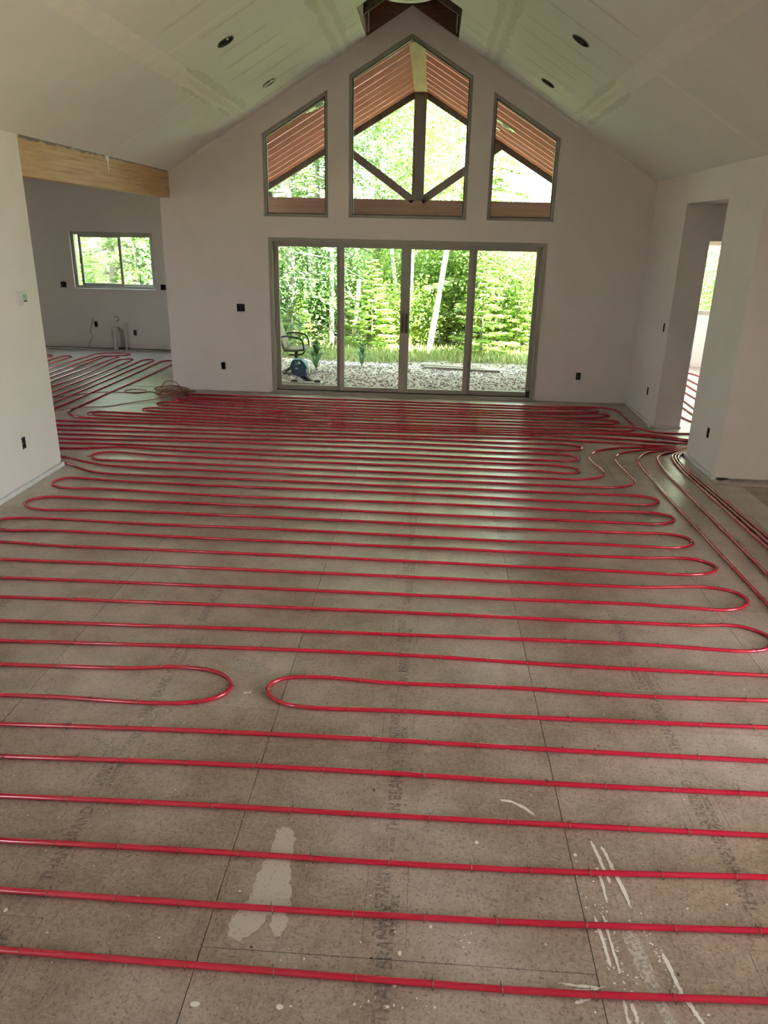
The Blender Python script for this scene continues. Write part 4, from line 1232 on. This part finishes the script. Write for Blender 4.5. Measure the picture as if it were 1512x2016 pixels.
for k in range(230):
    cxx, cyy, sgx, sgy = rg.choice(((-.2, 1.7, .5, .4), (.65, 1.75, .10, .25), (-1.2, 2.2, .8, .7), (.6, 2.6, .9, .9), (-.5, 4, 1.6, 1.5)))
    speck(rg.gauss(cxx, sgx), max(1.2, rg.gauss(cyy, sgy)), rg.choice((.0015, .002, .002, .003, .004)))
o = sp.build('plaster_specks', 'drip', floor)
o['kind'] = 'stuff'
dk = MB()
sp2, sp = sp, dk
for k in range(60):
    speck(rg.uniform(-2.6, 2.2), rg.uniform(1.4, 6.5), rg.choice((.003, .004, .006)))
o = dk.build('dark_specks', 'dark', floor)
o['kind'] = 'stuff'
# ------------------------------------------------------------------ porch roof and truss
YT = 13.5
PX = -0.27
def zs_(x):
    return 4.27 - .575 * abs(x - PX)
pr = thing('porch_roof', (PX, 11.8, 4.27), 'gabled porch roof of red-brown boards with pale gaps outside the windows', 'roof')
for s in (-1, 1):
    xa = PX + s * .10
    xb = -3.29 if s < 0 else 2.71
    y = D + .155
    k = 0
    while y < YT + .1:
        b = min(y + (.375 if k else .20), YT + .12)
        pts = [(xa, zs_(xa)), (xb, zs_(xb)), (xb, zs_(xb) + .022), (xa, zs_(xa) + .022)]
        MB().prism_y(pts, y, b).build('board', 'cedar', pr)
        if b < YT:
            pts = [(xa, zs_(xa) + .003), (xb, zs_(xb) + .003), (xb, zs_(xb) + .005), (xa, zs_(xa) + .005)]
            MB().prism_y(pts, b, b + .015).build('gap_strip', 'underlay', pr)
        y = b + .015
        k += 1
MB().box((-.37, D + .152, 4.20), (-.17, YT + .1, 4.52)).build('ridge_beam', 'ridgebeam', pr)
t = thing('porch_truss', (PX, YT, 2.3), 'dark timber truss with king post and braces at porch edge', 'truss')
MB().box((-3.1, YT - .07, 2.26), (2.6, YT + .07, 2.62)).build('tie_beam', 'tiebeam', t, bevel=.008)
MB().box((-.37, YT - .08, 2.62), (-.17, YT + .08, 4.20)).build('king_post', 'timber', t, bevel=.008)
for s in (-1, 1):
    xe = PX + s * 1.32
    MB().bar((PX + s * .06, YT, 2.60), (xe, YT, zs_(xe) - .06), .12, .14, (0, 1, 0)).build('brace', 'timber', t, bevel=.006)
    xe = -3.1 if s < 0 else 2.6
    MB().bar((PX + s * .1, YT, zs_(PX + s * .1) - .028), (xe, YT, zs_(xe) - .028), .12, .05, (0, 1, 0)).build('rafter', 'timber', t, bevel=.004)
for x, lb in ((-2.80, 'left porch post standing under the truss'), (2.32, 'right porch post standing under the truss')):
    p = thing('porch_post', (x, YT, -.12), lb, 'post', 'porch posts')
    MB().box((x - .09, YT - .09, -.04), (x + .09, YT + .09, 2.26)).build('shaft', 'timber', p, bevel=.006)
    MB().box((x - .09, YT - .09, 2.62), (x + .09, YT + .09, zs_(x) - .12)).build('upper_stub', 'timber', p, bevel=.006)
    MB().box((x - .14, YT - .14, -.14), (x + .14, YT + .14, -.04)).build('footing', 'concrete', p)
for x, y, lb in ((.98, 11.85, 'metal light housing on right porch soffit'), (.90, 12.46, 'small metal plate on right porch soffit'), (-1.48, 10.42, 'metal light housing on left porch soffit near wall'), (-1.60, 11.95, 'small metal plate on left porch soffit')):
    z = zs_(x)
    s = -1 if x < PX else 1
    nr = Vector((-s * .575, 0, -1)).normalized()
    al = Vector((1, 0, -s * .575)).normalized()
    P = Vector((x, y, z))
    small = 'plate' in lb
    L_, W_ = (.06, .07) if small else (.14, .10)
    t = thing('soffit_light', P, lb, 'light fixture', 'fittings on the porch soffit')
    MB().bar(P - al * L_ + nr * .008, P + al * L_ + nr * .008, W_ * 1.6, .010, nr).build('plate', 'galv', t, bevel=.002)
    if not small:
        MB().disc_ring(P + nr * .012, nr, .035, .055, .02, 20).build('collar', 'galv', t)
        MB().bar(P - al * (L_ + .05) + nr * .006, P - al * L_ + nr * .006, .05, .006, nr).build('hanger', 'galv', t)
        MB().bar(P + al * L_ + nr * .006, P + al * (L_ + .05) + nr * .006, .05, .006, nr).build('hanger', 'galv', t)

# ------------------------------------------------------------------ ground outside
GZ = -.12
def ground():
    vs, fs = [], []
    xs = np.linspace(-45, 40, 60)
    ys = np.concatenate([np.linspace(D + .15, 18, 24), np.linspace(19, 75, 26)])
    for y in ys:
        for x in xs:
            e = max(0, y - 14.2)
            z = GZ - min(e, 6) * .05 + .06 * mnoise.noise(Vector((x * .4, y * .4, 0))) * min(1, max(0, (y - 12.8) / 2))
            vs.append((x, y, z))
    nx = len(xs)
    for j in range(len(ys) - 1):
        for i in range(nx - 1):
            a = j * nx + i
            fs.append((a, a + 1, a + nx + 1, a + nx))
    return MB().add(vs, fs)
g = struct(ground().build('ground', 'forest_floor', smooth=True))
g2 = MB()
pts = []
for i in range(40):
    x = -5.5 + i * .27
    pts.append((x, 13.35 + .25 * mnoise.noise(Vector((x * .9, 3, 0))) + (.25 if x < -.8 else 0)))
vs = [(x, D + .15, GZ + .012) for x, _ in pts] + [(x, y, GZ + .012) for x, y in pts]
fs = [(i, i + 1, 40 + i + 1, 40 + i) for i in range(39)]
struct(g2.add(vs, fs).build('gravel_pad', 'gravel'))
struct(MB().box((-60, -60, -1.8), (60, D + .1, -1.7)).build('ground_under_house', 'forest_floor'))
struct(MB().box((-45, -50, -.45), (45, FRONT - .2, -.35)).build('ground_front', 'forest_floor'))
struct(MB().box((-50, FRONT - .2, -.45), (-8.8, D + .5, -.35)).build('ground_left', 'forest_floor'))
struct(MB().box((7.15, FRONT - .2, -.45), (50, D + .5, -.35)).build('ground_right', 'forest_floor'))

# ---- leaf-card batches with numpy
def cards(C, A, B):
    """rhombic cards: centres C, half axes A and B"""
    n = len(C)
    V = np.empty((n * 4, 3))
    V[0::4] = C - A
    V[1::4] = C - B * 1.0 + A * .15
    V[2::4] = C + A
    V[3::4] = C + B * 1.0 + A * .15
    return V
def card_mesh(name, V, mat):
    n = len(V) // 4
    me = bpy.data.meshes.new(name)
    me.vertices.add(n * 4)
    me.vertices.foreach_set('co', V.astype(np.float32).ravel())
    me.loops.add(n * 4)
    me.loops.foreach_set('vertex_index', np.arange(n * 4, dtype=np.int32))
    me.polygons.add(n)
    me.polygons.foreach_set('loop_start', np.arange(0, n * 4, 4, dtype=np.int32))
    me.update(calc_edges=True)
    me.materials.append(M[mat])
    return me
def rand_axes(rs, n, la, lb, droop=0.0, flat=0.0):
    a = rs.normal(size=(n, 3))
    a[:, 2] = a[:, 2] * (1 - flat) - droop
    a /= np.linalg.norm(a, axis=1)[:, None]
    b = np.cross(a, rs.normal(size=(n, 3)))
    b /= np.linalg.norm(b, axis=1)[:, None]
    la = la * rs.uniform(.6, 1.3, n)[:, None]
    return a * la, b * lb / la.mean() * la

def broadleaf(seed, H, leaves, mat='leaf', bark='bark', lo=.25, spread=.24, leaf=.045, lean=(0, 0), trunk_r=None):
    rs = np.random.RandomState(seed)
    tr = MB()
    tp = []
    for i in range(9):
        t = i / 8
        tp.append((lean[0] * t * H + .05 * H * .3 * (mnoise.noise(Vector((seed, t * 2, 0)))), lean[1] * t * H + .05 * H * .3 * (mnoise.noise(Vector((seed + 9, t * 2, 0)))), t * H))
    r0 = trunk_r or H * .011
    tr.tube(tp, 1, 8, True, [r0 * (1 - .88 * i / 8) for i in range(9)])
    Cs = []
    nb = int(26 + H * 2)
    for k in range(nb):
        t = lo + (1 - lo) * (k + rs.rand()) / nb
        q = t * 8
        i = min(int(q), 7)
        P = np.array(tp[i]) + (np.array(tp[i + 1]) - np.array(tp[i])) * (q - i)
        az = k * 2.4 + rs.rand()
        up = .35 + .5 * t
        L = H * spread * (1.15 - abs(t - .5) * 1.1) * rs.uniform(.6, 1.1)
        d = np.array((math.cos(az), math.sin(az), up))
        d /= np.linalg.norm(d)
        mid = P + d * L * .5
        end = P + d * L + np.array((0, 0, -.10 * L))
        rb = r0 * .28 * (1 - t * .6)
        tr.tube([P, mid, end], 1, 5, False, [rb, rb * .65, rb * .2])
        m = max(6, int(leaves / nb))
        u = rs.uniform(.25, 1.05, m)[:, None]
        base = P + (end - P) * u
        # small sprays on side twigs
        tw = rs.normal(size=(max(3, m // 9), 3)) * L * .20
        tw[:, 2] *= .6
        idx = rs.randint(0, len(tw), m)
        Cs.append(base + tw[idx] * rs.uniform(.3, 1.2, m)[:, None] + rs.normal(size=(m, 3)) * .05)
    C = np.concatenate(Cs)
    A, B = rand_axes(rs, len(C), leaf, leaf * .62, .3, .3)
    return tr.mesh('trunk', bark), card_mesh('foliage', cards(C, A, B), mat)

def conifer(seed, H, sprays, mat='needle', bark='bark', lo=.06, width=.24, droop=.25, needle=.10, lean=(0, 0), bare=0.0):
    rs = np.random.RandomState(seed)
    tr = MB()
    r0 = H * .013
    tr.tube([(lean[0] * H * i / 6, lean[1] * H * i / 6, H * i / 6) for i in range(7)], 1, 8, True, [r0 * (1 - .93 * i / 6) for i in range(7)])
    Cs, As, Bs = [], [], []
    nb = int(34 + H * 7)
    for k in range(nb):
        t = lo + (1 - lo) * ((k + .5) / nb) ** .92
        P = np.array((lean[0] * H * t, lean[1] * H * t, H * t))
        az = k * 2.39996 + rs.rand() * .5
        L = max(.10, H * width * (1 - t) ** .8 * rs.uniform(.65, 1.1))
        out = np.array((math.cos(az), math.sin(az), 0))
        def pt(u):
            return P + out * (L * u)[:, None] + np.array((0, 0, 1.)) * ((.10 * u - droop * u * u) * L + .05 * L * (u > .85))[:, None] if isinstance(u, np.ndarray) else None
        e = pt(np.array([0., .5, 1.]))
        tr.tube([tuple(p) for p in e], 1, 4, False, [r0 * .22 * (1 - t) + .004, r0 * .13 * (1 - t) + .003, .002])
        if t < bare and rs.rand() < .8:
            continue
        m = max(8, int(sprays / nb * (L / (H * width)) * 2.0) + 6)
        u = rs.uniform(.12, 1.0, m)
        c = pt(u)
        side = np.cross(out, (0, 0, 1.))
        sgn = rs.choice((-1, 1), m)[:, None]
        ln = L * .30 * (1.1 - u)[:, None] * rs.rand(m)[:, None] + .03
        dirv = out * .75 + side * sgn * .8 + np.array((0, 0, 1.)) * rs.uniform(-.45, .12, m)[:, None]
        dirv /= np.linalg.norm(dirv, axis=1)[:, None]
        c = c + dirv * ln
        la = needle * rs.uniform(.6, 1.3, m)[:, None]
        Cs.append(c)
        As.append(dirv * la)
        nrm = rs.normal(size=(m, 3)) * .5 + np.array((0, 0, 1.))
        b = np.cross(dirv, nrm)
        b /= np.linalg.norm(b, axis=1)[:, None]
        Bs.append(b * la * .26)
    return tr.mesh('trunk', bark), card_mesh('foliage', cards(np.concatenate(Cs), np.concatenate(As), np.concatenate(Bs)), mat)

def shrub(seed, H, leaves, mat='leaf_bright', leaf=.034, wide=.8):
    rs = np.random.RandomState(seed)
    st_ = MB()
    Cs = []
    for k in range(12):
        az = k * 2.4 + rs.rand()
        tip = np.array((math.cos(az) * wide * H * rs.uniform(.25, .6), math.sin(az) * wide * H * rs.uniform(.25, .6), H * rs.uniform(.55, 1.0)))
        st_.tube([(0, 0, 0), tuple(tip * np.array((.35, .35, .55))), tuple(tip)], 1, 4, False, [.012, .008, .003])
        m = leaves // 12
        u = rs.uniform(.15, 1.05, m)[:, None] ** .8
        Cs.append(tip * u + rs.normal(size=(m, 3)) * np.array((.13, .13, .10)) * H)
    C = np.concatenate(Cs)
    C[:, 2] = np.maximum(C[:, 2], .03)
    A, B = rand_axes(rs, len(C), leaf, leaf * .55, .1, .45)
    return st_.mesh('stems', 'bark'), card_mesh('foliage', cards(C, A, B), mat)

def plant(name, proto, P, label, cat, group=None, rz=0.0, sc=1.0, trunk_name='trunk'):
    o = bpy.data.objects.new(name, None)
    o.location = P
    o.rotation_euler = (0, 0, rz)
    o.scale = (sc, sc, sc)
    COL.objects.link(o)
    tag(o, label, cat, group)
    for nm, me in ((trunk_name, proto[0]), ('foliage', proto[1])):
        c = bpy.data.objects.new(nm, me)
        c.parent = o
        COL.objects.link(c)
    return o
def gz(y):
    return GZ - min(max(0, y - 14.2), 6) * .05 - .02

BIRCH = [broadleaf(1, 9.0, 14000, 'leaf', 'birch', .22, .22, .032), broadleaf(2, 8.0, 16000, 'leaf_cool', 'birch', .12, .25, .032), broadleaf(5, 10.5, 18000, 'leaf', 'bark', .15, .22, .032)]
CON = [conifer(3, 8.0, 14000, droop=.35, needle=.08), conifer(4, 5.0, 9000, droop=.2, width=.28, needle=.07), conifer(8, 11.0, 15000, droop=.45, bare=.16, needle=.08)]
YOUNG = conifer(21, 1.9, 6000, 'leaf_bright', lo=.03, width=.42, droop=.12, needle=.045)
SHR = [shrub(31, 1.5, 5200, 'leaf_bright'), shrub(32, 2.0, 7200, 'leaf'), shrub(33, 2.4, 8400, 'leaf_cool')]

# singular trees one can point at
plant('fir_tree', conifer(41, 9.0, 5200, droop=.5, bare=.22, width=.2, lean=(-.02, 0)), (-2.76, 15.4, gz(15.4)), 'grey-trunked fir with bare lower branches behind leftmost door panel', 'tree')
lean_b = broadleaf(42, 8.5, 13600, 'leaf', 'birch', .30, .22, .030, lean=(.145, .02), trunk_r=.062)
plant('birch_tree', lean_b, (.02, 15.6, gz(15.6)), 'white birch leaning right behind the third door panel', 'tree')
plant('birch_tree', broadleaf(43, 7.5, 11050, 'leaf_cool', 'birch', .28, .20, .030, lean=(-.13, .03), trunk_r=.055), (-.52, 16.2, gz(16.2)), 'birch leaning left behind the second door panel', 'tree')
plant('birch_tree', broadleaf(44, 8.0, 11900, 'leaf', 'birch', .5, .2, .030, lean=(.01, .0), trunk_r=.055), (-2.0, 15.7, gz(15.7)), 'straight white birch trunk behind right side of leftmost door panel', 'tree')
sn = thing('dead_birch', (-1.53, 15.45, gz(15.45)), 'broken dead birch trunk without a crown behind the second door panel', 'tree')
MB().tube([(-1.53, 15.45, gz(15.45)), (-1.50, 15.45, .4), (-1.44, 15.46, .85), (-1.42, 15.46, 1.22)], 1, 9, True, [.05, .045, .040, .036]).build('trunk', 'birch', sn, smooth=True)
MB().tube([(-1.46, 15.45, .8), (-1.62, 15.42, .95), (-1.75, 15.40, 1.02)], 1, 5, False, [.014, .010, .004]).build('branch', 'birch', sn)
plant('birch_tree', broadleaf(45, 6.5, 8840, 'leaf_cool', 'birch', .5, .2, .030, lean=(.02, 0), trunk_r=.03), (-1.83, 16.4, gz(16.4)), 'thin pale birch stem just left of the broken trunk', 'tree')
plant('birch_tree', broadleaf(46, 7.0, 10200, 'leaf', 'birch', .26, .2, .030, lean=(0, 0), trunk_r=.045), (-.38, 15.9, gz(15.9)), 'mottled birch trunk beside the central door stile', 'tree')
plant('young_fir', YOUNG, (1.02, 14.6, gz(14.6)), 'bright lime young fir behind the rightmost door panel', 'tree', 'young firs', .3, 1.0)
plant('young_fir', YOUNG, (-1.12, 15.0, gz(15.0)), 'bright lime young fir left of the central door stile', 'tree', 'young firs', 1.4, .95)
plant('young_fir', YOUNG, (1.75, 15.2, gz(15.2)), 'lime young fir at right edge of the rightmost door panel', 'tree', 'young firs', 2.2, .85)
plant('young_fir', YOUNG, (-2.55, 15.0, gz(15.0)), 'small lime young fir behind the patio chair', 'tree', 'young firs', 4.0, .62)
plant('young_fir', YOUNG, (-.92, 15.3, gz(15.3)), 'small lime young fir low behind the second door panel', 'tree', 'young firs', 5.0, .6)
plant('fir_tree', conifer(47, 6.5, 8000, droop=.3, width=.30), (1.05, 16.6, gz(16.6)), 'pale drooping fir behind the right divider of the door', 'tree', None)
plant('fir_tree', conifer(48, 10, 8000, droop=.4, width=.2, bare=.12), (-7.25, 17.4, gz(17.4)), 'tall fir with pale trunk behind left kitchen window pane', 'tree')
plant('birch_tree', BIRCH[1], (-8.3, 19.5, gz(19.5)), 'leafy birch behind the left edge of the kitchen window', 'tree')
plant('birch_tree', BIRCH[2], (-1.25, 17.6, gz(17.6)), 'tall birch crown behind left half of the peaked window', 'tree', None, .5)
plant('birch_tree', BIRCH[0], (.45, 18.2, gz(18.2)), 'tall birch crown behind right half of the peaked window', 'tree', None, 2.0, 1.1)
plant('birch_tree', BIRCH[1], (.95, 17.8, gz(17.8)), 'birch crown reaching into the right slanted window', 'tree', None, 1.0, .78)
plant('birch_tree', BIRCH[0], (-3.4, 17.6, gz(17.6)), 'birch crown behind the left slanted window', 'tree', None, 4.2, .82)

plant('fir_tree', conifer(49, 7.0, 16000, 'needle', droop=.5, width=.26, needle=.07, lo=.03), (-2.45, 16.9, gz(16.9)), 'yellow-green drooping fir filling the leftmost door panel', 'tree')
plant('fir_tree', conifer(50, 6.0, 14000, 'needle', droop=.4, width=.27, needle=.065, lo=.03), (-6.35, 16.6, gz(16.6)), 'yellow-green drooping fir filling the right kitchen window pane', 'tree')

# forest behind, nothing in the photo tells these apart
rg = random.Random(77)
far = []
for k in range(52):
    y = rg.uniform(18.5, 34)
    x = y * rg.uniform(-.62, .46)
    if .10 < x / y < .17 and y < 40:
        kind, sc = rg.choice((0, 1)), rg.uniform(.36, .48)
    else:
        kind, sc = rg.randint(0, 5), rg.uniform(.40, .62)
    far.append((x, y, kind, sc))
for x, y, kind, sc in far:
    con = kind % 2 == 0
    pr_ = (CON + BIRCH)[(kind // 2) + (0 if con else 3)]
    plant('forest_conifer' if con else 'forest_broadleaf', pr_, (x, y, gz(y)), 'dark conifer deep in the forest behind the house' if con else 'leafy birch deep in the forest behind the house', 'tree', 'forest conifers' if con else 'forest birches', rg.random() * 6, sc)
for k in range(64):
    y = rg.uniform(15.6, 24)
    x = y * rg.uniform(-.58, .44)
    ki = rg.choice((0, 1, 1, 2, 2))
    if -.52 < x / y < -.32:
        if y < 19.5:
            y += 5
            x *= 1.25
        lb = 'behind the kitchen window'
    elif x / y > .2:
        lb = 'behind the bedroom window'
    elif -.26 < x / y < .2:
        lb = 'behind the sliding door'
    else:
        lb = 'between kitchen window and porch'
    kd = ('fresh lime', 'mid green', 'bluish green')[ki]
    plant('undergrowth_shrub', SHR[ki], (x, y, gz(y)), kd + ' undergrowth shrub at the forest edge ' + lb, 'shrub', kd + ' shrubs ' + lb, rg.random() * 6, rg.uniform(.7, 1.25), 'stems')

# mulleins on the gravel
def leafblade():
    m = MB()
    n = 7
    vs, fs = [], []
    for i in range(n):
        t = i / (n - 1)
        wd = .045 * math.sin(PI * (t * .86 + .10)) + .003
        x = .34 * t
        z = .30 * t - .27 * t ** 3
        vs += [(x, -wd, z + .012), (x, 0, z), (x, wd, z + .012)]
    for i in range(n - 1):
        for k in range(2):
            q = 3 * i + k
            fs.append((q, q + 1, q + 4, q + 3))
    return m.add(vs, fs).mesh('leaf', 'mullein')
LB = leafblade()
for px, py, sc, lb in ((-1.87, 12.55, 1.05, 'large-leaved mullein plant beside the blue saw'), (-1.14, 13.05, .85, 'large-leaved mullein plant behind the second door panel')):
    p = thing('mullein_plant', (px, py, GZ), lb, 'plant', 'mullein plants')
    MB().tube([(px, py, GZ), (px, py, GZ + .34 * sc)], .012, 6).build('stem', 'mullein', p)
    for k in range(22):
        o = bpy.data.objects.new('leaf', LB)
        COL.objects.link(o)
        o.parent = p
        h = k / 22
        o.location = (0, 0, .02 + .32 * sc * h)
        s = sc * (1.05 - .45 * h)
        o.scale = (s, s, s)
        o.rotation_euler = (0, -.35 - .8 * h + .2 * math.sin(k * 3.1), k * 2.4)

# weeds, chips, boards
rs = np.random.RandomState(9)
n = 26000
x = rs.uniform(-9, 7, n)
y = 13.75 + np.abs(rs.normal(0, .9, n)) + .28 * np.sin(x * 1.3) - .25 * (x > .4)
y = np.where((x < -3.2) | (x > 2.6), np.maximum(y, 13.80), y)
h = rs.uniform(.06, .24, n) * np.clip((y - 13.1) / .8, .25, 1)
C = np.stack([x, y, GZ - np.clip(y - 14.2, 0, 6) * .05 + h * .42], 1)
A = np.stack([rs.normal(0, .3, n), rs.normal(0, .3, n), np.ones(n)], 1)
A /= np.linalg.norm(A, axis=1)[:, None]
B = np.cross(A, rs.normal(size=(n, 3)))
B /= np.linalg.norm(B, axis=1)[:, None]
o = link('weeds', card_mesh('weeds', cards(C, A * (h * .5)[:, None], B * .009), 'grass'))
tag(o, 'band of dry and green weeds between gravel and trees', 'grass', kind='stuff')
n = 14000
x = rs.uniform(-3.6, 2.8, n)
y = rs.uniform(D + .2, 13.9, n)
C = np.stack([x, y, np.full(n, GZ + .018)], 1)
A, B = rand_axes(rs, n, .022, .010, 0, .8)
o = link('wood_chips', card_mesh('wood_chips', cards(C, A, B), 'chip'))
tag(o, 'loose wood chips scattered over the gravel pad', 'wood chips', kind='stuff')
for a, b, lb in (((-.10, 13.30), (1.0, 13.05), 'grey plank lying at gravel edge, farther of two'), ((-.05, 13.08), (1.25, 12.86), 'grey plank lying at gravel edge, nearer of two')):
    ln = MB().bar((a[0], a[1], GZ + .035), (b[0], b[1], GZ + .035), .09, .035).build('plank', 'greywood')
    tag(ln, lb, 'plank', 'planks on the gravel')

# ------------------------------------------------------------------ patio chair
cb = Vector((-2.36, 12.2, GZ))
t = thing('patio_chair', cb, 'tan mesh swivel patio chair with dark metal arms seen through leftmost panel', 'chair')
def V(dx, dy, z):
    return (cb.x + dx, cb.y + dy, z)
bk = []
for i in range(7):
    u = i / 6
    bk.append((-.02 - .26 * u + .05 * u * u, .30 + .62 * u))
vs, fs = [], []
for dx, z in bk:
    for dy in (-.24, -.12, 0, .12, .24):
        vs.append(V(dx + .10 - .02 * (1 - (dy / .24) ** 2), dy, z))
for i in range(6):
    for k in range(4):
        q = 5 * i + k
        fs.append((q, q + 1, q + 6, q + 5))
bo = MB().add(vs, fs).build('back_sling', 'sling', t, smooth=True)
sm_ = bo.modifiers.new('thick', 'SOLIDIFY')
sm_.thickness = .012
vs, fs = [], []
for i in range(6):
    u = i / 5
    for dy in (-.24, 0, .24):
        vs.append(V(.06 + .34 * u, dy, .30 - .03 * math.sin(PI * u) * (1 - abs(dy) / .24) + .02 * u))
for i in range(5):
    for k in range(2):
        q = 3 * i + k
        fs.append((q, q + 1, q + 4, q + 3))
bo = MB().add(vs, fs).build('seat_sling', 'sling', t, smooth=True)
sm_ = bo.modifiers.new('thick', 'SOLIDIFY')
sm_.thickness = .03
for dy in (-.26, .26):
    MB().tube([V(dx + .09, dy, z) for dx, z in bk[::-1]] + [V(.12, dy, .29), V(.25, dy, .29), V(.40, dy, .315)], .013, 8).build('side_rail', 'chairmetal', t, smooth=True)
    MB().tube(catmull3([V(.02, dy, .50), V(.10, dy, .515), V(.24, dy, .505), V(.33, dy, .49), V(.375, dy, .42), V(.39, dy, .31)], 4), .014, 8).build('armrest', 'chairmetal', t, smooth=True)
MB().tube([V(-.09, -.26, .92), V(-.09, .26, .92)], .013, 8).build('top_rail', 'chairmetal', t)
MB().tube([V(.22, 0, .27), V(.22, 0, .15)], .028, 12).build('swivel', 'chairmetal', t)
MB().tube(catmull3([V(.36, 0, .28), V(.33, 0, .21), V(.24, 0, .19), V(.10, 0, .19)], 4), .013, 8).build('spring', 'chairmetal', t, smooth=True)
ped = MB().tube([V(.22, 0, .19), V(.22, 0, .02)], .025, 10).build('pedestal', 'chairmetal', t)
for k in range(4):
    a = PI / 4 + k * PI / 2
    MB().tube([V(.22, 0, .04), V(.22 + .17 * math.cos(a), .17 * math.sin(a), -.02), V(.22 + .25 * math.cos(a), .25 * math.sin(a), GZ + .016)], .014, 8).build('leg', 'chairmetal', ped, smooth=True)
MB().disc_ring(V(.22, 0, GZ + .03), (0, 0, 1), .22, .245, .02, 28).build('foot_ring', 'chairmetal', ped)

# ------------------------------------------------------------------ blue saw with its tray
sb = Vector((-1.95, 11.45, GZ))
t = thing('power_saw', sb, 'blue power saw with carry handle, black arm and pale tray on the gravel', 'power tool')
prof = [(-.125, .03), (-.14, .16), (-.115, .225), (-.08, .245), (.03, .245), (.075, .20), (.12, .12), (.125, .04), (.09, .0), (-.02, -.015)]
hole = [(-.075, .165), (.005, .165), (.022, .19), (.0, .215), (-.07, .215)]
body = MB().prism_y([(sb.x + a, b) for a, b in prof[::-1]], sb.y - .08, sb.y + .08).build('body', 'bluepaint', t)
cut(body, MB().prism_y([(sb.x + a, b) for a, b in hole], sb.y - .2, sb.y + .2))
MB().box((sb.x - .07, sb.y - .083, .10), (sb.x - .02, sb.y - .079, .125)).build('label_plate', 'palemetal', body)
MB().tube([(sb.x + .10, sb.y - .05, .08), (sb.x + .15, sb.y - .05, .08)], .045, 14).build('motor_cap', 'palemetal', body)
MB().bar((sb.x - .01, sb.y, .0), (sb.x + .14, sb.y - .10, GZ + .03), .05, .03).build('arm', 'blackrubber', t)
MB().bar((sb.x + .05, sb.y, .0), (sb.x + .22, sb.y - .10, GZ + .03), .05, .03).build('arm', 'blackrubber', t)
MB().box((sb.x - .32, sb.y - .20, GZ + .015), (sb.x + .36, sb.y - .02, GZ + .045)).build('tray', 'palemetal', t, bevel=.008)
MB().box((sb.x - .12, sb.y - .19, GZ + .045), (sb.x - .03, sb.y - .12, GZ + .065)).build('foot', 'blackrubber', t, bevel=.006)
MB().box((sb.x + .24, sb.y - .19, GZ + .045), (sb.x + .33, sb.y - .12, GZ + .075)).build('foot', 'blackrubber', t, bevel=.006)
pts = [(sb.x - .36, sb.y - .1, .02), (sb.x - .26, sb.y - .1, -.03), (sb.x - .15, sb.y - .1, -.07), (sb.x - .06, sb.y - .08, -.04), (sb.x - .07, sb.y - .06, .03)]
MB().tube(catmull3(pts, 5), .013, 8).build('water_hose', 'palemetal', t, smooth=True)
